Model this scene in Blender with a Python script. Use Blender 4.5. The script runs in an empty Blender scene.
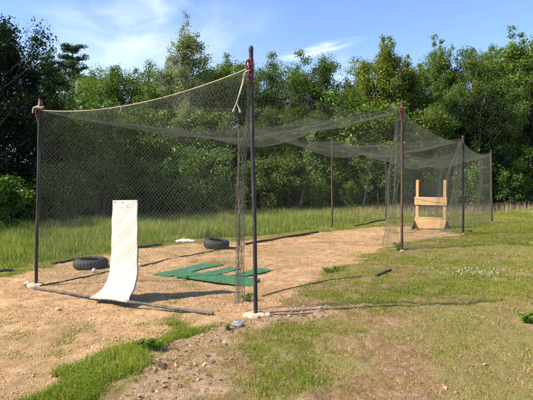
import bpy, math, random
import numpy as np
from mathutils import Vector, Matrix

# ------------------------------------------------------------------ camera, sky, sun, exposure
scene = bpy.context.scene
col = scene.collection
CAM_H = 1.65
FPX = 490.0                                   # focal length in pixels of a 533 x 400 frame
PITCH = math.atan(19.5 / FPX)
cam_data = bpy.data.cameras.new('camera')
cam_data.sensor_width = 36
cam_data.lens = FPX / 533 * 36
cam_data.clip_start = 0.05
cam_data.clip_end = 6000
cam = bpy.data.objects.new('camera', cam_data)
cam.location = (0, 0, CAM_H)
cam.rotation_euler = (math.pi / 2 - PITCH, 0, 0)
col.objects.link(cam)
scene.camera = cam

SUN_EL = math.radians(42)
SUN_AZ = math.radians(-104)                   # compass style from +Y, clockwise: the sun is on the left
world = bpy.data.worlds.new('World')
scene.world = world
world.use_nodes = True
wn, wl = world.node_tree.nodes, world.node_tree.links
wn.clear()
out = wn.new('ShaderNodeOutputWorld')
bg = wn.new('ShaderNodeBackground')
bg.inputs['Strength'].default_value = 0.118
sky = wn.new('ShaderNodeTexSky')
sky.sky_type = 'NISHITA'
sky.sun_disc = False
sky.sun_elevation = SUN_EL
sky.sun_rotation = SUN_AZ
sky.air_density = 1.0
sky.dust_density = 0.6
sky.ozone_density = 1.6
tc = wn.new('ShaderNodeTexCoord')


def wmath(op, a, b=None, clamp=False):
    n = wn.new('ShaderNodeMath'); n.operation = op; n.use_clamp = clamp
    for i, v in enumerate((a, b)):
        if v is None: continue
        if isinstance(v, (int, float)): n.inputs[i].default_value = v
        else: wl.new(v, n.inputs[i])
    return n.outputs[0]


def cirrus(direction, radius, scale, rot, detail_scale, amount):
    """thin cloud patch round one direction of the sky"""
    d = Vector(direction).normalized()
    dp = wn.new('ShaderNodeVectorMath'); dp.operation = 'SUBTRACT'
    wl.new(tc.outputs['Generated'], dp.inputs[0]); dp.inputs[1].default_value = d
    mq = wn.new('ShaderNodeMapping'); mq.vector_type = 'POINT'
    mq.inputs['Rotation'].default_value = rot
    wl.new(dp.outputs[0], mq.inputs['Vector'])
    mp = wn.new('ShaderNodeMapping'); mp.vector_type = 'POINT'
    mp.inputs['Scale'].default_value = scale
    wl.new(mq.outputs[0], mp.inputs['Vector'])
    ln = wn.new('ShaderNodeVectorMath'); ln.operation = 'LENGTH'
    wl.new(mp.outputs[0], ln.inputs[0])
    mr = wn.new('ShaderNodeMapRange'); mr.interpolation_type = 'SMOOTHSTEP'
    mr.inputs['From Min'].default_value = radius; mr.inputs['From Max'].default_value = 0.0
    wl.new(ln.outputs['Value'], mr.inputs['Value'])
    nz = wn.new('ShaderNodeTexNoise'); nz.inputs['Scale'].default_value = detail_scale
    nz.inputs['Detail'].default_value = 8; nz.inputs['Roughness'].default_value = 0.55
    nz.inputs['Distortion'].default_value = 0.6
    wl.new(mp.outputs[0], nz.inputs['Vector'])
    r2 = wn.new('ShaderNodeMapRange'); r2.interpolation_type = 'SMOOTHSTEP'
    r2.inputs['From Min'].default_value = 0.30; r2.inputs['From Max'].default_value = 0.72
    wl.new(nz.outputs['Fac'], r2.inputs['Value'])
    return wmath('MULTIPLY', wmath('MULTIPLY', mr.outputs[0], r2.outputs[0]), amount)


c1 = cirrus((-0.27, 1, 0.30), 0.26, (0.8, 1, 1.7), (0, 0.25, 0), 5.0, 0.75)
c2 = cirrus((0.10, 1, 0.262), 0.13, (1.2, 1, 8.5), (0, 0.2, 0), 8.0, 1.2)
c3 = cirrus((0.14, 1, 0.215), 0.16, (1.2, 1, 2.6), (0, 0.15, 0), 9.0, 0.35)
c4 = cirrus((-0.235, 1, 0.40), 0.09, (4.5, 1, 0.9), (0, 0.3, 0), 6.0, 0.3)
c5 = cirrus((-0.12, 1, 0.24), 0.20, (1, 1, 1.6), (0, 0.3, 0), 7.0, 0.3)
cl = wmath('ADD', wmath('ADD', wmath('ADD', c1, c2), wmath('ADD', c3, c5)), c4, True)
mix = wn.new('ShaderNodeMix'); mix.data_type = 'RGBA'
wl.new(cl, mix.inputs['Factor'])
tint = wn.new('ShaderNodeMix'); tint.data_type = 'RGBA'; tint.blend_type = 'MULTIPLY'
tint.inputs['Factor'].default_value = 1.0
wl.new(sky.outputs[0], tint.inputs[6]); tint.inputs[7].default_value = (.84, .92, 1.13, 1)
wl.new(tint.outputs[2], mix.inputs[6])
mix.inputs[7].default_value = (5.4, 6.0, 6.8, 1)
wl.new(mix.outputs[2], bg.inputs['Color'])
wl.new(bg.outputs[0], out.inputs['Surface'])

sl = bpy.data.lights.new('sun', 'SUN')
sl.energy = 5.0
sl.angle = math.radians(0.5)
sl.color = (1.0, 0.90, 0.72)
sun = bpy.data.objects.new('sun', sl)
sun_dir = Vector((math.sin(SUN_AZ) * math.cos(SUN_EL), math.cos(SUN_AZ) * math.cos(SUN_EL), math.sin(SUN_EL)))
sun.rotation_euler = sun_dir.to_track_quat('Z', 'Y').to_euler()
col.objects.link(sun)

scene.view_settings.view_transform = 'Standard'
scene.view_settings.look = 'None'
scene.view_settings.exposure = 0.95
scene.view_settings.gamma = 1
scene.view_settings.use_curve_mapping = False
scene.cycles.max_bounces = 4
scene.cycles.diffuse_bounces = 3
scene.cycles.transparent_max_bounces = 8
scene.cycles.use_denoising = True

rng = np.random.default_rng(7)
random.seed(7)

# ------------------------------------------------------------------ cage layout and ground height
OX, OY = -3.64, 7.73                          # foot of the left near pole
AX, AY = 0.551, 0.8345                        # along the cage, away from the camera
NX, NY = 0.8345, -0.551                       # across the cage, to the right
SP = 5.30                                     # pole spacing
WID = 4.15                                    # cage width


def sstep(a, b, x):
    t = np.clip((x - a) / (b - a), 0, 1)
    return t * t * (3 - 2 * t)


def G(x, y):
    """ground height"""
    x = np.asarray(x, float); y = np.asarray(y, float)
    t = (x - OX) * NX + (y - OY) * NY
    r = np.hypot(x, y)
    h = 0.13 * sstep(2.2, 4.4, t)
    near = 1 - sstep(25, 60, r)
    h = h + near * (0.022 * np.sin(x * 1.3 + 0.7 * y) * np.sin(y * 0.9 - 0.4 * x) + 0.012 * np.sin(3.1 * x + 1) * np.sin(2.7 * y))
    h = h - 0.05 * sstep(-0.5, -3.5, t) * near
    return h


def g1(x, y): return float(G(x, y))


def ray(px, py):
    v = Vector(((px - 266.5) / FPX, (200 - py) / FPX, -1))
    return Matrix.Rotation(math.pi / 2 - PITCH, 3, 'X') @ v


def at(px, py, h=0.0, follow=True):
    """point of the ground seen at a pixel of the photograph"""
    d = ray(px, py); z = h
    for _ in range(6 if follow else 1):
        k = (z - CAM_H) / d.z
        x, y = d.x * k, d.y * k
        if follow: z = g1(x, y) + h
    return Vector((x, y, z))


def atY(px, py, Y):
    d = ray(px, py); k = Y / d.y
    return Vector((d.x * k, Y, CAM_H + d.z * k))


def cage(s, t, z=0.0, follow=True):
    x = OX + AX * s + NX * t; y = OY + AY * s + NY * t
    return Vector((x, y, (g1(x, y) if follow else 0) + z))


# ------------------------------------------------------------------ object helpers
def tag(o, label=None, cat=None, group=None, kind=None):
    if label: o['label'] = label
    if cat: o['category'] = cat
    if group: o['group'] = group
    if kind: o['kind'] = kind
    return o


def empty(name, loc, rz=0.0):
    o = bpy.data.objects.new(name, None)
    o.empty_display_size = 0.2
    o.location = loc; o.rotation_euler = (0, 0, rz)
    col.objects.link(o)
    return o


def np_mesh(name, verts, faces_list, mat, parent=None, smooth=False, attrs=None):
    """faces_list: list of (M,k) index arrays"""
    verts = np.asarray(verts, np.float32)
    me = bpy.data.meshes.new(name)
    me.vertices.add(len(verts))
    me.vertices.foreach_set('co', verts.ravel())
    loops = np.concatenate([f.ravel() for f in faces_list]).astype(np.int32)
    sizes = np.concatenate([np.full(len(f), f.shape[1], np.int32) for f in faces_list])
    starts = np.concatenate([[0], np.cumsum(sizes)[:-1]]).astype(np.int32)
    me.loops.add(len(loops)); me.loops.foreach_set('vertex_index', loops)
    me.polygons.add(len(sizes)); me.polygons.foreach_set('loop_start', starts)
    me.polygons.foreach_set('loop_total', sizes)
    if smooth: me.polygons.foreach_set('use_smooth', np.ones(len(sizes), bool))
    for k, v in (attrs or {}).items():
        a = me.attributes.new(k, 'FLOAT', 'POINT')
        a.data.foreach_set('value', np.asarray(v, np.float32))
    me.update(calc_edges=True)
    me.materials.append(mat)
    o = bpy.data.objects.new(name, me)
    col.objects.link(o)
    if parent: o.parent = parent
    return o


class MB:
    """collects simple shapes into one mesh"""
    def __init__(s): s.v = []; s.f = []

    def add(s, vs, fs):
        b = len(s.v); s.v += [tuple(v) for v in vs]; s.f += [tuple(i + b for i in f) for f in fs]

    def box(s, c, size, rot=None, bevel=0.0):
        sx, sy, sz = [k / 2 for k in size]
        R = rot or Matrix.Identity(3)
        b = min(bevel, sx * .45, sy * .45, sz * .45)
        if b <= 0:
            vs = [Vector((x, y, z)) for x in (-sx, sx) for y in (-sy, sy) for z in (-sz, sz)]
            fs = [(0, 1, 3, 2), (4, 6, 7, 5), (0, 4, 5, 1), (2, 3, 7, 6), (0, 2, 6, 4), (1, 5, 7, 3)]
        else:                                   # chamfered box
            vs = []; idx = {}
            for ix in (-1, 1):
                for iy in (-1, 1):
                    for iz in (-1, 1):
                        for ax in range(3):
                            p = [ix * sx, iy * sy, iz * sz]
                            for q in range(3):
                                if q != ax: p[q] -= (ix, iy, iz)[q] * b
                            idx[(ix, iy, iz, ax)] = len(vs); vs.append(Vector(p))
            fs = []
            for ax in range(3):
                o1, o2 = [q for q in range(3) if q != ax]
                for sg in (-1, 1):
                    r = []
                    for a, c2 in ((-1, -1), (1, -1), (1, 1), (-1, 1)):
                        k = [0, 0, 0]; k[ax] = sg; k[o1] = a; k[o2] = c2
                        r.append(idx[(*k, ax)])
                    fs.append(tuple(r))
            for ax in range(3):
                o1, o2 = [q for q in range(3) if q != ax]
                for a in (-1, 1):
                    for c2 in (-1, 1):
                        k0 = [0, 0, 0]; k0[o1] = a; k0[o2] = c2
                        ka = list(k0); ka[ax] = -1; kb = list(k0); kb[ax] = 1
                        fs.append((idx[(*ka, o1)], idx[(*kb, o1)], idx[(*kb, o2)], idx[(*ka, o2)]))
            for ix in (-1, 1):
                for iy in (-1, 1):
                    for iz in (-1, 1):
                        fs.append(tuple(idx[(ix, iy, iz, a)] for a in range(3)))
        s.add([R @ v + Vector(c) for v in vs], fs)

    def tube(s, pts, radii, n=10, cap=True, squash=1.0):
        pts = [Vector(p) for p in pts]
        if isinstance(radii, (int, float)): radii = [radii] * len(pts)
        rings = []; prev = None
        for i, p in enumerate(pts):
            t = (pts[min(i + 1, len(pts) - 1)] - pts[max(i - 1, 0)])
            if t.length < 1e-9: t = Vector((0, 0, 1))
            t.normalize()
            if prev is None:
                a = Vector((0, 0, 1)) if abs(t.z) < .9 else Vector((1, 0, 0))
                u = t.cross(a).normalized()
            else:
                u = (prev - t * prev.dot(t))
                u = u.normalized() if u.length > 1e-6 else t.orthogonal().normalized()
            prev = u; w = t.cross(u)
            rings.append([p + (u * math.cos(2 * math.pi * k / n) + w * math.sin(2 * math.pi * k / n) * squash) * radii[i] for k in range(n)])
        vs = [v for r in rings for v in r]
        fs = []
        for i in range(len(rings) - 1):
            for k in range(n):
                a = i * n + k; b = i * n + (k + 1) % n
                fs.append((a, b, b + n, a + n))
        if cap:
            fs.append(tuple(range(n))[::-1]); fs.append(tuple((len(rings) - 1) * n + k for k in range(n)))
        s.add(vs, fs)

    def lathe(s, prof, n=64, c=(0, 0, 0), closed=True):
        c = Vector(c); vs = []; m = len(prof)
        for k in range(n):
            a = 2 * math.pi * k / n
            for r, z in prof: vs.append(c + Vector((r * math.cos(a), r * math.sin(a), z)))
        fs = []
        for k in range(n):
            for j in range(m if closed else m - 1):
                a = k * m + j; b = k * m + (j + 1) % m
                c2 = ((k + 1) % n) * m + (j + 1) % m; d = ((k + 1) % n) * m + j
                fs.append((a, d, c2, b))
        s.add(vs, fs)

    def build(s, name, mat, parent=None, smooth=True, angle=40):
        me = bpy.data.meshes.new(name)
        me.from_pydata(s.v, [], s.f)
        me.materials.append(mat)
        if smooth:
            me.shade_smooth()
            try: me.set_sharp_from_angle(angle=math.radians(angle))
            except Exception: pass
        me.update()
        o = bpy.data.objects.new(name, me)
        col.objects.link(o)
        if parent: o.parent = parent
        return o


# ------------------------------------------------------------------ materials
def material(name):
    m = bpy.data.materials.new(name); m.use_nodes = True
    nt = m.node_tree; nt.nodes.clear()
    o = nt.nodes.new('ShaderNodeOutputMaterial')
    return m, nt, o


def ramp(nt, fac, stops):
    r = nt.nodes.new('ShaderNodeValToRGB')
    e = r.color_ramp.elements
    while len(e) < len(stops): e.new(0.5)
    for k, (p, c) in enumerate(stops):
        e[k].position = p; e[k].color = (*c, 1)
    nt.links.new(fac, r.inputs[0])
    return r.outputs[0]


def noise(nt, vec, scale, detail=5, rough=.55, dist=0.0):
    n = nt.nodes.new('ShaderNodeTexNoise')
    n.inputs['Scale'].default_value = scale; n.inputs['Detail'].default_value = detail
    n.inputs['Roughness'].default_value = rough; n.inputs['Distortion'].default_value = dist
    if vec is not None: nt.links.new(vec, n.inputs['Vector'])
    return n.outputs['Fac']


def mixc(nt, fac, a, b, blend='MIX'):
    m = nt.nodes.new('ShaderNodeMix'); m.data_type = 'RGBA'; m.blend_type = blend
    for k, v in ((0, fac), (6, a), (7, b)):
        if isinstance(v, (int, float)): m.inputs[k].default_value = v
        elif isinstance(v, tuple): m.inputs[k].default_value = (*v, 1)
        else: nt.links.new(v, m.inputs[k])
    return m.outputs[2]


def solid(name, stops, scale=12, rough=.7, bump=0.0, bump_scale=60, metallic=0.0, spec=.3, stretch=None):
    """procedural surface: noise driven colour ramp + bump"""
    m, nt, o = material(name)
    t = nt.nodes.new('ShaderNodeTexCoord'); vec = t.outputs['Object']
    if stretch:
        mp = nt.nodes.new('ShaderNodeMapping'); mp.inputs['Scale'].default_value = stretch
        nt.links.new(vec, mp.inputs['Vector']); vec = mp.outputs[0]
    p = nt.nodes.new('ShaderNodeBsdfPrincipled')
    p.inputs['Roughness'].default_value = rough; p.inputs['Metallic'].default_value = metallic
    p.inputs['Specular IOR Level'].default_value = spec
    nt.links.new(ramp(nt, noise(nt, vec, scale, 6, .6), stops), p.inputs['Base Color'])
    if bump:
        b = nt.nodes.new('ShaderNodeBump'); b.inputs['Strength'].default_value = bump; b.inputs['Distance'].default_value = .01
        nt.links.new(noise(nt, vec, bump_scale, 4), b.inputs['Height']); nt.links.new(b.outputs[0], p.inputs['Normal'])
    nt.links.new(p.outputs[0], o.inputs[0])
    return m


def leafy(name, a, b, trans=.35, gloss=.0, c=None):
    """two greens mixed by the per leaf 'tint' attribute, part of the light comes through"""
    m, nt, o = material(name)
    at_ = nt.nodes.new('ShaderNodeAttribute'); at_.attribute_name = 'tint'
    stops = [(0.0, a), (1.0, b)] if c is None else [(0.0, a), (0.7, b), (1.0, c)]
    colr = ramp(nt, at_.outputs['Fac'], stops)
    d = nt.nodes.new('ShaderNodeBsdfDiffuse'); tr = nt.nodes.new('ShaderNodeBsdfTranslucent')
    nt.links.new(colr, d.inputs[0])
    warm = mixc(nt, 1.0, colr, (1.15, 1.15, .5), 'MULTIPLY')
    nt.links.new(warm, tr.inputs[0])
    mx = nt.nodes.new('ShaderNodeMixShader'); mx.inputs[0].default_value = trans
    nt.links.new(d.outputs[0], mx.inputs[1]); nt.links.new(tr.outputs[0], mx.inputs[2])
    last = mx.outputs[0]
    if gloss:
        gl = nt.nodes.new('ShaderNodeBsdfGlossy'); gl.inputs['Roughness'].default_value = .45
        gl.inputs[0].default_value = (.9, .95, 1, 1)
        m2 = nt.nodes.new('ShaderNodeMixShader'); m2.inputs[0].default_value = gloss
        nt.links.new(last, m2.inputs[1]); nt.links.new(gl.outputs[0], m2.inputs[2]); last = m2.outputs[0]
    nt.links.new(last, o.inputs[0])
    return m


M = {}
M['leaf_mid'] = leafy('leaf_mid', (.065, .115, .018), (.185, .265, .046), .40, .01)
M['leaf_yellow'] = leafy('leaf_yellow', (.090, .130, .018), (.220, .265, .042), .42, .01)
M['leaf_pale'] = leafy('leaf_pale', (.120, .160, .065), (.290, .340, .165), .38, .01)
M['leaf_deep'] = leafy('leaf_deep', (.048, .090, .018), (.140, .205, .042), .36, .01)
M['leaf_shaded'] = leafy('leaf_shaded', (.010, .018, .008), (.026, .046, .014), .22, .008)  # near-black green: shade on the trees is put into the leaf colour
M['leaf_bush'] = leafy('leaf_bush', (.060, .120, .018), (.140, .225, .040), .38, .015)
M['needle'] = leafy('needle', (.045, .075, .045), (.10, .14, .075), .25)
M['grass'] = leafy('grass', (.125, .190, .020), (.260, .315, .042), .42, .0, (.50, .43, .15))
M['tall_grass'] = leafy('tall_grass', (.165, .225, .045), (.300, .350, .090), .42, .0, (.54, .48, .27))
M['weed'] = leafy('weed', (.100, .170, .024), (.215, .300, .055), .38, .01)
M['thatch'] = leafy('thatch', (.29, .175, .085), (.45, .31, .16), .2, .0, (.60, .47, .28))
M['seed'] = leafy('seed', (.30, .20, .13), (.46, .36, .24), .3)
M['flower'] = leafy('flower', (.42, .42, .32), (.62, .60, .50), .2)
M['bark'] = solid('bark', [(.3, (.075, .060, .045)), (.7, (.16, .135, .105))], 14, .95, .6, 40, stretch=(3, 3, .6))
M['bark_pale'] = solid('bark_pale', [(.3, (.22, .19, .15)), (.7, (.36, .32, .26))], 10, .95, .4, 40, stretch=(3, 3, .6))
M['rust'] = solid('rust', [(.30, (.045, .030, .025)), (.52, (.11, .060, .042)), (.72, (.20, .115, .075))], 22, .75, .25, 80, .25, .4, stretch=(1, 1, .25))
M['dark_steel'] = solid('dark_steel', [(.35, (.018, .018, .024)), (.56, (.040, .035, .036)), (.68, (.10, .062, .045)), (.82, (.20, .13, .10))], 16, .55, .3, 90, .2, .4, stretch=(1.5, 1.5, .35))
M['net'] = solid('net', [(.35, (.085, .095, .075)), (.65, (.155, .16, .13))], 2.5, .8, spec=.2)
M['rope'] = solid('rope', [(.3, (.30, .26, .19)), (.7, (.50, .45, .35))], 40, .9, .3, 200)
M['strap'] = solid('strap', [(.35, (.12, .020, .020)), (.7, (.24, .06, .05))], 30, .7, .3, 100)
M['rubber'] = solid('rubber', [(.35, (.018, .018, .020)), (.7, (.050, .048, .047))], 9, .75, .4, 60, spec=.35)
M['slab'] = None


def mat_material():
    m, nt, o = material('cream_rubber')
    t = nt.nodes.new('ShaderNodeTexCoord'); vec = t.outputs['Object']
    sx = nt.nodes.new('ShaderNodeSeparateXYZ'); nt.links.new(vec, sx.inputs[0])
    base = ramp(nt, noise(nt, vec, 5, 6, .6), [(.3, (.49, .49, .42)), (.7, (.58, .58, .51))])
    scuff = ramp(nt, noise(nt, vec, 17, 8, .75, 1.2), [(.52, (0, 0, 0)), (.70, (.5, .5, .5))])
    c = mixc(nt, scuff, base, (.42, .33, .22))
    mr = nt.nodes.new('ShaderNodeMapRange'); mr.inputs['From Min'].default_value = .42; mr.inputs['From Max'].default_value = .02
    mr.inputs['To Max'].default_value = .75
    nt.links.new(sx.outputs[2], mr.inputs['Value'])
    ml = nt.nodes.new('ShaderNodeMath'); ml.operation = 'MULTIPLY'
    nt.links.new(mr.outputs[0], ml.inputs[0]); nt.links.new(ramp(nt, noise(nt, vec, 9, 7, .7, .5), [(.40, (0, 0, 0)), (.68, (.8, .8, .8))]), ml.inputs[1])
    c = mixc(nt, ml.outputs[0], c, (.55, .36, .20))
    p = nt.nodes.new('ShaderNodeBsdfPrincipled'); p.inputs['Roughness'].default_value = .65; p.inputs['Specular IOR Level'].default_value = .25
    nt.links.new(c, p.inputs['Base Color'])
    b = nt.nodes.new('ShaderNodeBump'); b.inputs['Strength'].default_value = .5; b.inputs['Distance'].default_value = .01
    vo = nt.nodes.new('ShaderNodeTexVoronoi'); vo.inputs['Scale'].default_value = 30; vo.inputs['Randomness'].default_value = .12
    nt.links.new(vec, vo.inputs['Vector'])
    hm = nt.nodes.new('ShaderNodeMath'); hm.operation = 'MULTIPLY_ADD'; hm.inputs[1].default_value = .8
    nt.links.new(vo.outputs['Distance'], hm.inputs[0]); nt.links.new(noise(nt, vec, 40, 5), hm.inputs[2])
    nt.links.new(hm.outputs[0], b.inputs['Height']); nt.links.new(b.outputs[0], p.inputs['Normal'])
    nt.links.new(p.outputs[0], o.inputs[0]); return m


M['slab'] = mat_material()
M['turf'] = solid('turf', [(.28, (.024, .10, .046)), (.48, (.050, .185, .090)), (.62, (.110, .225, .12)), (.78, (.32, .28, .16))], 26, .9, .8, 320, spec=.15)
M['pipe'] = solid('pipe', [(.3, (.035, .035, .033)), (.55, (.085, .08, .07)), (.75, (.22, .17, .12))], 9, .65, .3, 50, stretch=(1, 1, 1))
M['timber'] = solid('timber', [(.3, (.040, .028, .020)), (.7, (.11, .08, .055))], 12, .9, .5, 50)
M['pine_wood'] = solid('pine_wood', [(.30, (.40, .23, .09)), (.55, (.58, .37, .17)), (.8, (.66, .45, .24))], 5, .65, .3, 60, stretch=(8, 8, .8))
M['pine_board'] = solid('pine_board', [(.30, (.24, .15, .08)), (.42, (.50, .31, .14)), (.60, (.62, .40, .20)), (.8, (.70, .50, .30))], 3, .65, .3, 30, stretch=(.8, 6, 9))
M['concrete'] = solid('concrete', [(.3, (.36, .27, .17)), (.7, (.56, .46, .34))], 18, .95, .7, 50)
M['block'] = solid('block', [(.3, (.17, .19, .22)), (.7, (.34, .36, .40))], 18, .9, .5, 60)
M['plastic'] = solid('plastic', [(.3, (.66, .66, .64)), (.7, (.82, .82, .80))], 12, .5, .2, 40)
M['stone'] = solid('stone', [(.3, (.34, .20, .10)), (.7, (.66, .46, .28))], 9, .95, .5, 60)
M['deadleaf'] = leafy('deadleaf', (.18, .11, .055), (.36, .26, .15), .15, .0, (.48, .39, .27))

# ------------------------------------------------------------------ value noise for masks and shapes
_tab = np.random.default_rng(3).random((256, 256))


def vnoise(x, y, sc):
    x = np.asarray(x) * sc + 37.3; y = np.asarray(y) * sc + 11.7
    xi = np.floor(x).astype(int); yi = np.floor(y).astype(int)
    fx = x - xi; fy = y - yi
    fx = fx * fx * (3 - 2 * fx); fy = fy * fy * (3 - 2 * fy)
    g = lambda a, b: _tab[a % 256, b % 256]
    return (g(xi, yi) * (1 - fx) + g(xi + 1, yi) * fx) * (1 - fy) + (g(xi, yi + 1) * (1 - fx) + g(xi + 1, yi + 1) * fx) * fy


def fbm(x, y, sc, n=3):
    s = 0; a = .5; t = 0
    for k in range(n):
        s = s + a * vnoise(x + 17 * k, y - 9 * k, sc); t += a; a *= .5; sc *= 2.1
    return s / t


def inpoly(x, y, poly):
    r = np.zeros(np.shape(x), bool); n = len(poly)
    for i in range(n):
        x1, y1 = poly[i]; x2, y2 = poly[(i + 1) % n]
        if y1 == y2: continue
        c = ((y1 > y) != (y2 > y)) & (x < (x2 - x1) * (y - y1) / (y2 - y1) + x1)
        r ^= c
    return r


def wpoly(pts):
    """patch outline: entries are pixels (ground points) or ('w', x, y) world points"""
    o = []
    for p in pts:
        if p[0] == 'w': o.append((p[1], p[2]))
        else:
            q = at(*p); o.append((q.x, q.y))
    return o


# bare orange clay: cage floor and the ground in front of it
CLAY = wpoly([(-60, 300), (0, 276), (35, 268), (78, 260), (140, 249), (185, 244), (245, 241), (320, 233), (385, 226), (425, 228), (462, 236),
              (425, 240), (392, 246), (352, 262), (318, 276), (292, 294), (300, 304), (285, 318), (215, 325), (165, 336), (150, 347), (95, 356), (50, 376), (10, 396), (-30, 430), (-150, 430)])
# strip of fresh green weeds running to the lower left
STRIP = wpoly([(-20, 425), (20, 396), (58, 374), (100, 352), (128, 344), (152, 340), (172, 328), (208, 318), (214, 323), (186, 335), (160, 350), (152, 366), (120, 384), (90, 398), (70, 425)])
# worn path of grey-tan litter right of the strip
PATH = wpoly([(90, 410), (122, 384), (155, 366), (162, 350), (190, 333), (218, 320), (245, 314), (262, 312), (330, 300), (330, 312), (275, 326), (235, 345), (215, 372), (205, 410)])
TREELINE = [(-20, 9.0), (-12, 11.5), (-8, 14.5), (-4.5, 18.0), (0, 21.5), (4, 24.0), (9, 26.0), (16, 29.5), (30, 34), (60, 44)]
TALL = wpoly([(-140, 300), (-20, 279), (0, 272), (30, 264), (78, 257), (140, 246), (185, 240), (245, 237), (320, 228), (385, 219), (440, 216), (500, 215), (600, 214)]) + \
    [(x, y + 2.5) for x, y in reversed(TREELINE)] + [(-24, 9)]
BRICKY = wpoly([(-60, 425), (-20, 350), (60, 345), (110, 322), (60, 318), (0, 322), (-60, 330)])


def masks(x, y):
    """clay, path, strip, tall grass, green amount of the short grass"""
    jx = (fbm(x, y, 1.7) - .5) * .75 + (vnoise(x, y, 9) - .5) * .16
    jy = (fbm(x + 50, y + 20, 1.7) - .5) * .75 + (vnoise(x + 9, y, 9) - .5) * .16
    X, Y = x + jx, y + jy
    clay = inpoly(X, Y, CLAY); path = inpoly(X, Y, PATH)
    strip = inpoly(x + jx * .9, y + jy * .9, STRIP) & (fbm(x + 7, y + 2, 3.5, 2) > .27)
    tall = inpoly(x + jx * .5, y + jy * .5, TALL)
    t = (x - OX) * NX + (y - OY) * NY
    s = (x - OX) * AX + (y - OY) * AY
    r = np.hypot(x, y)
    green = fbm(x, y * .8, .55, 3)
    green = green + .10 * sstep(6, 12, r) - .04
    return clay, path & ~strip, strip, tall & ~clay, green


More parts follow.
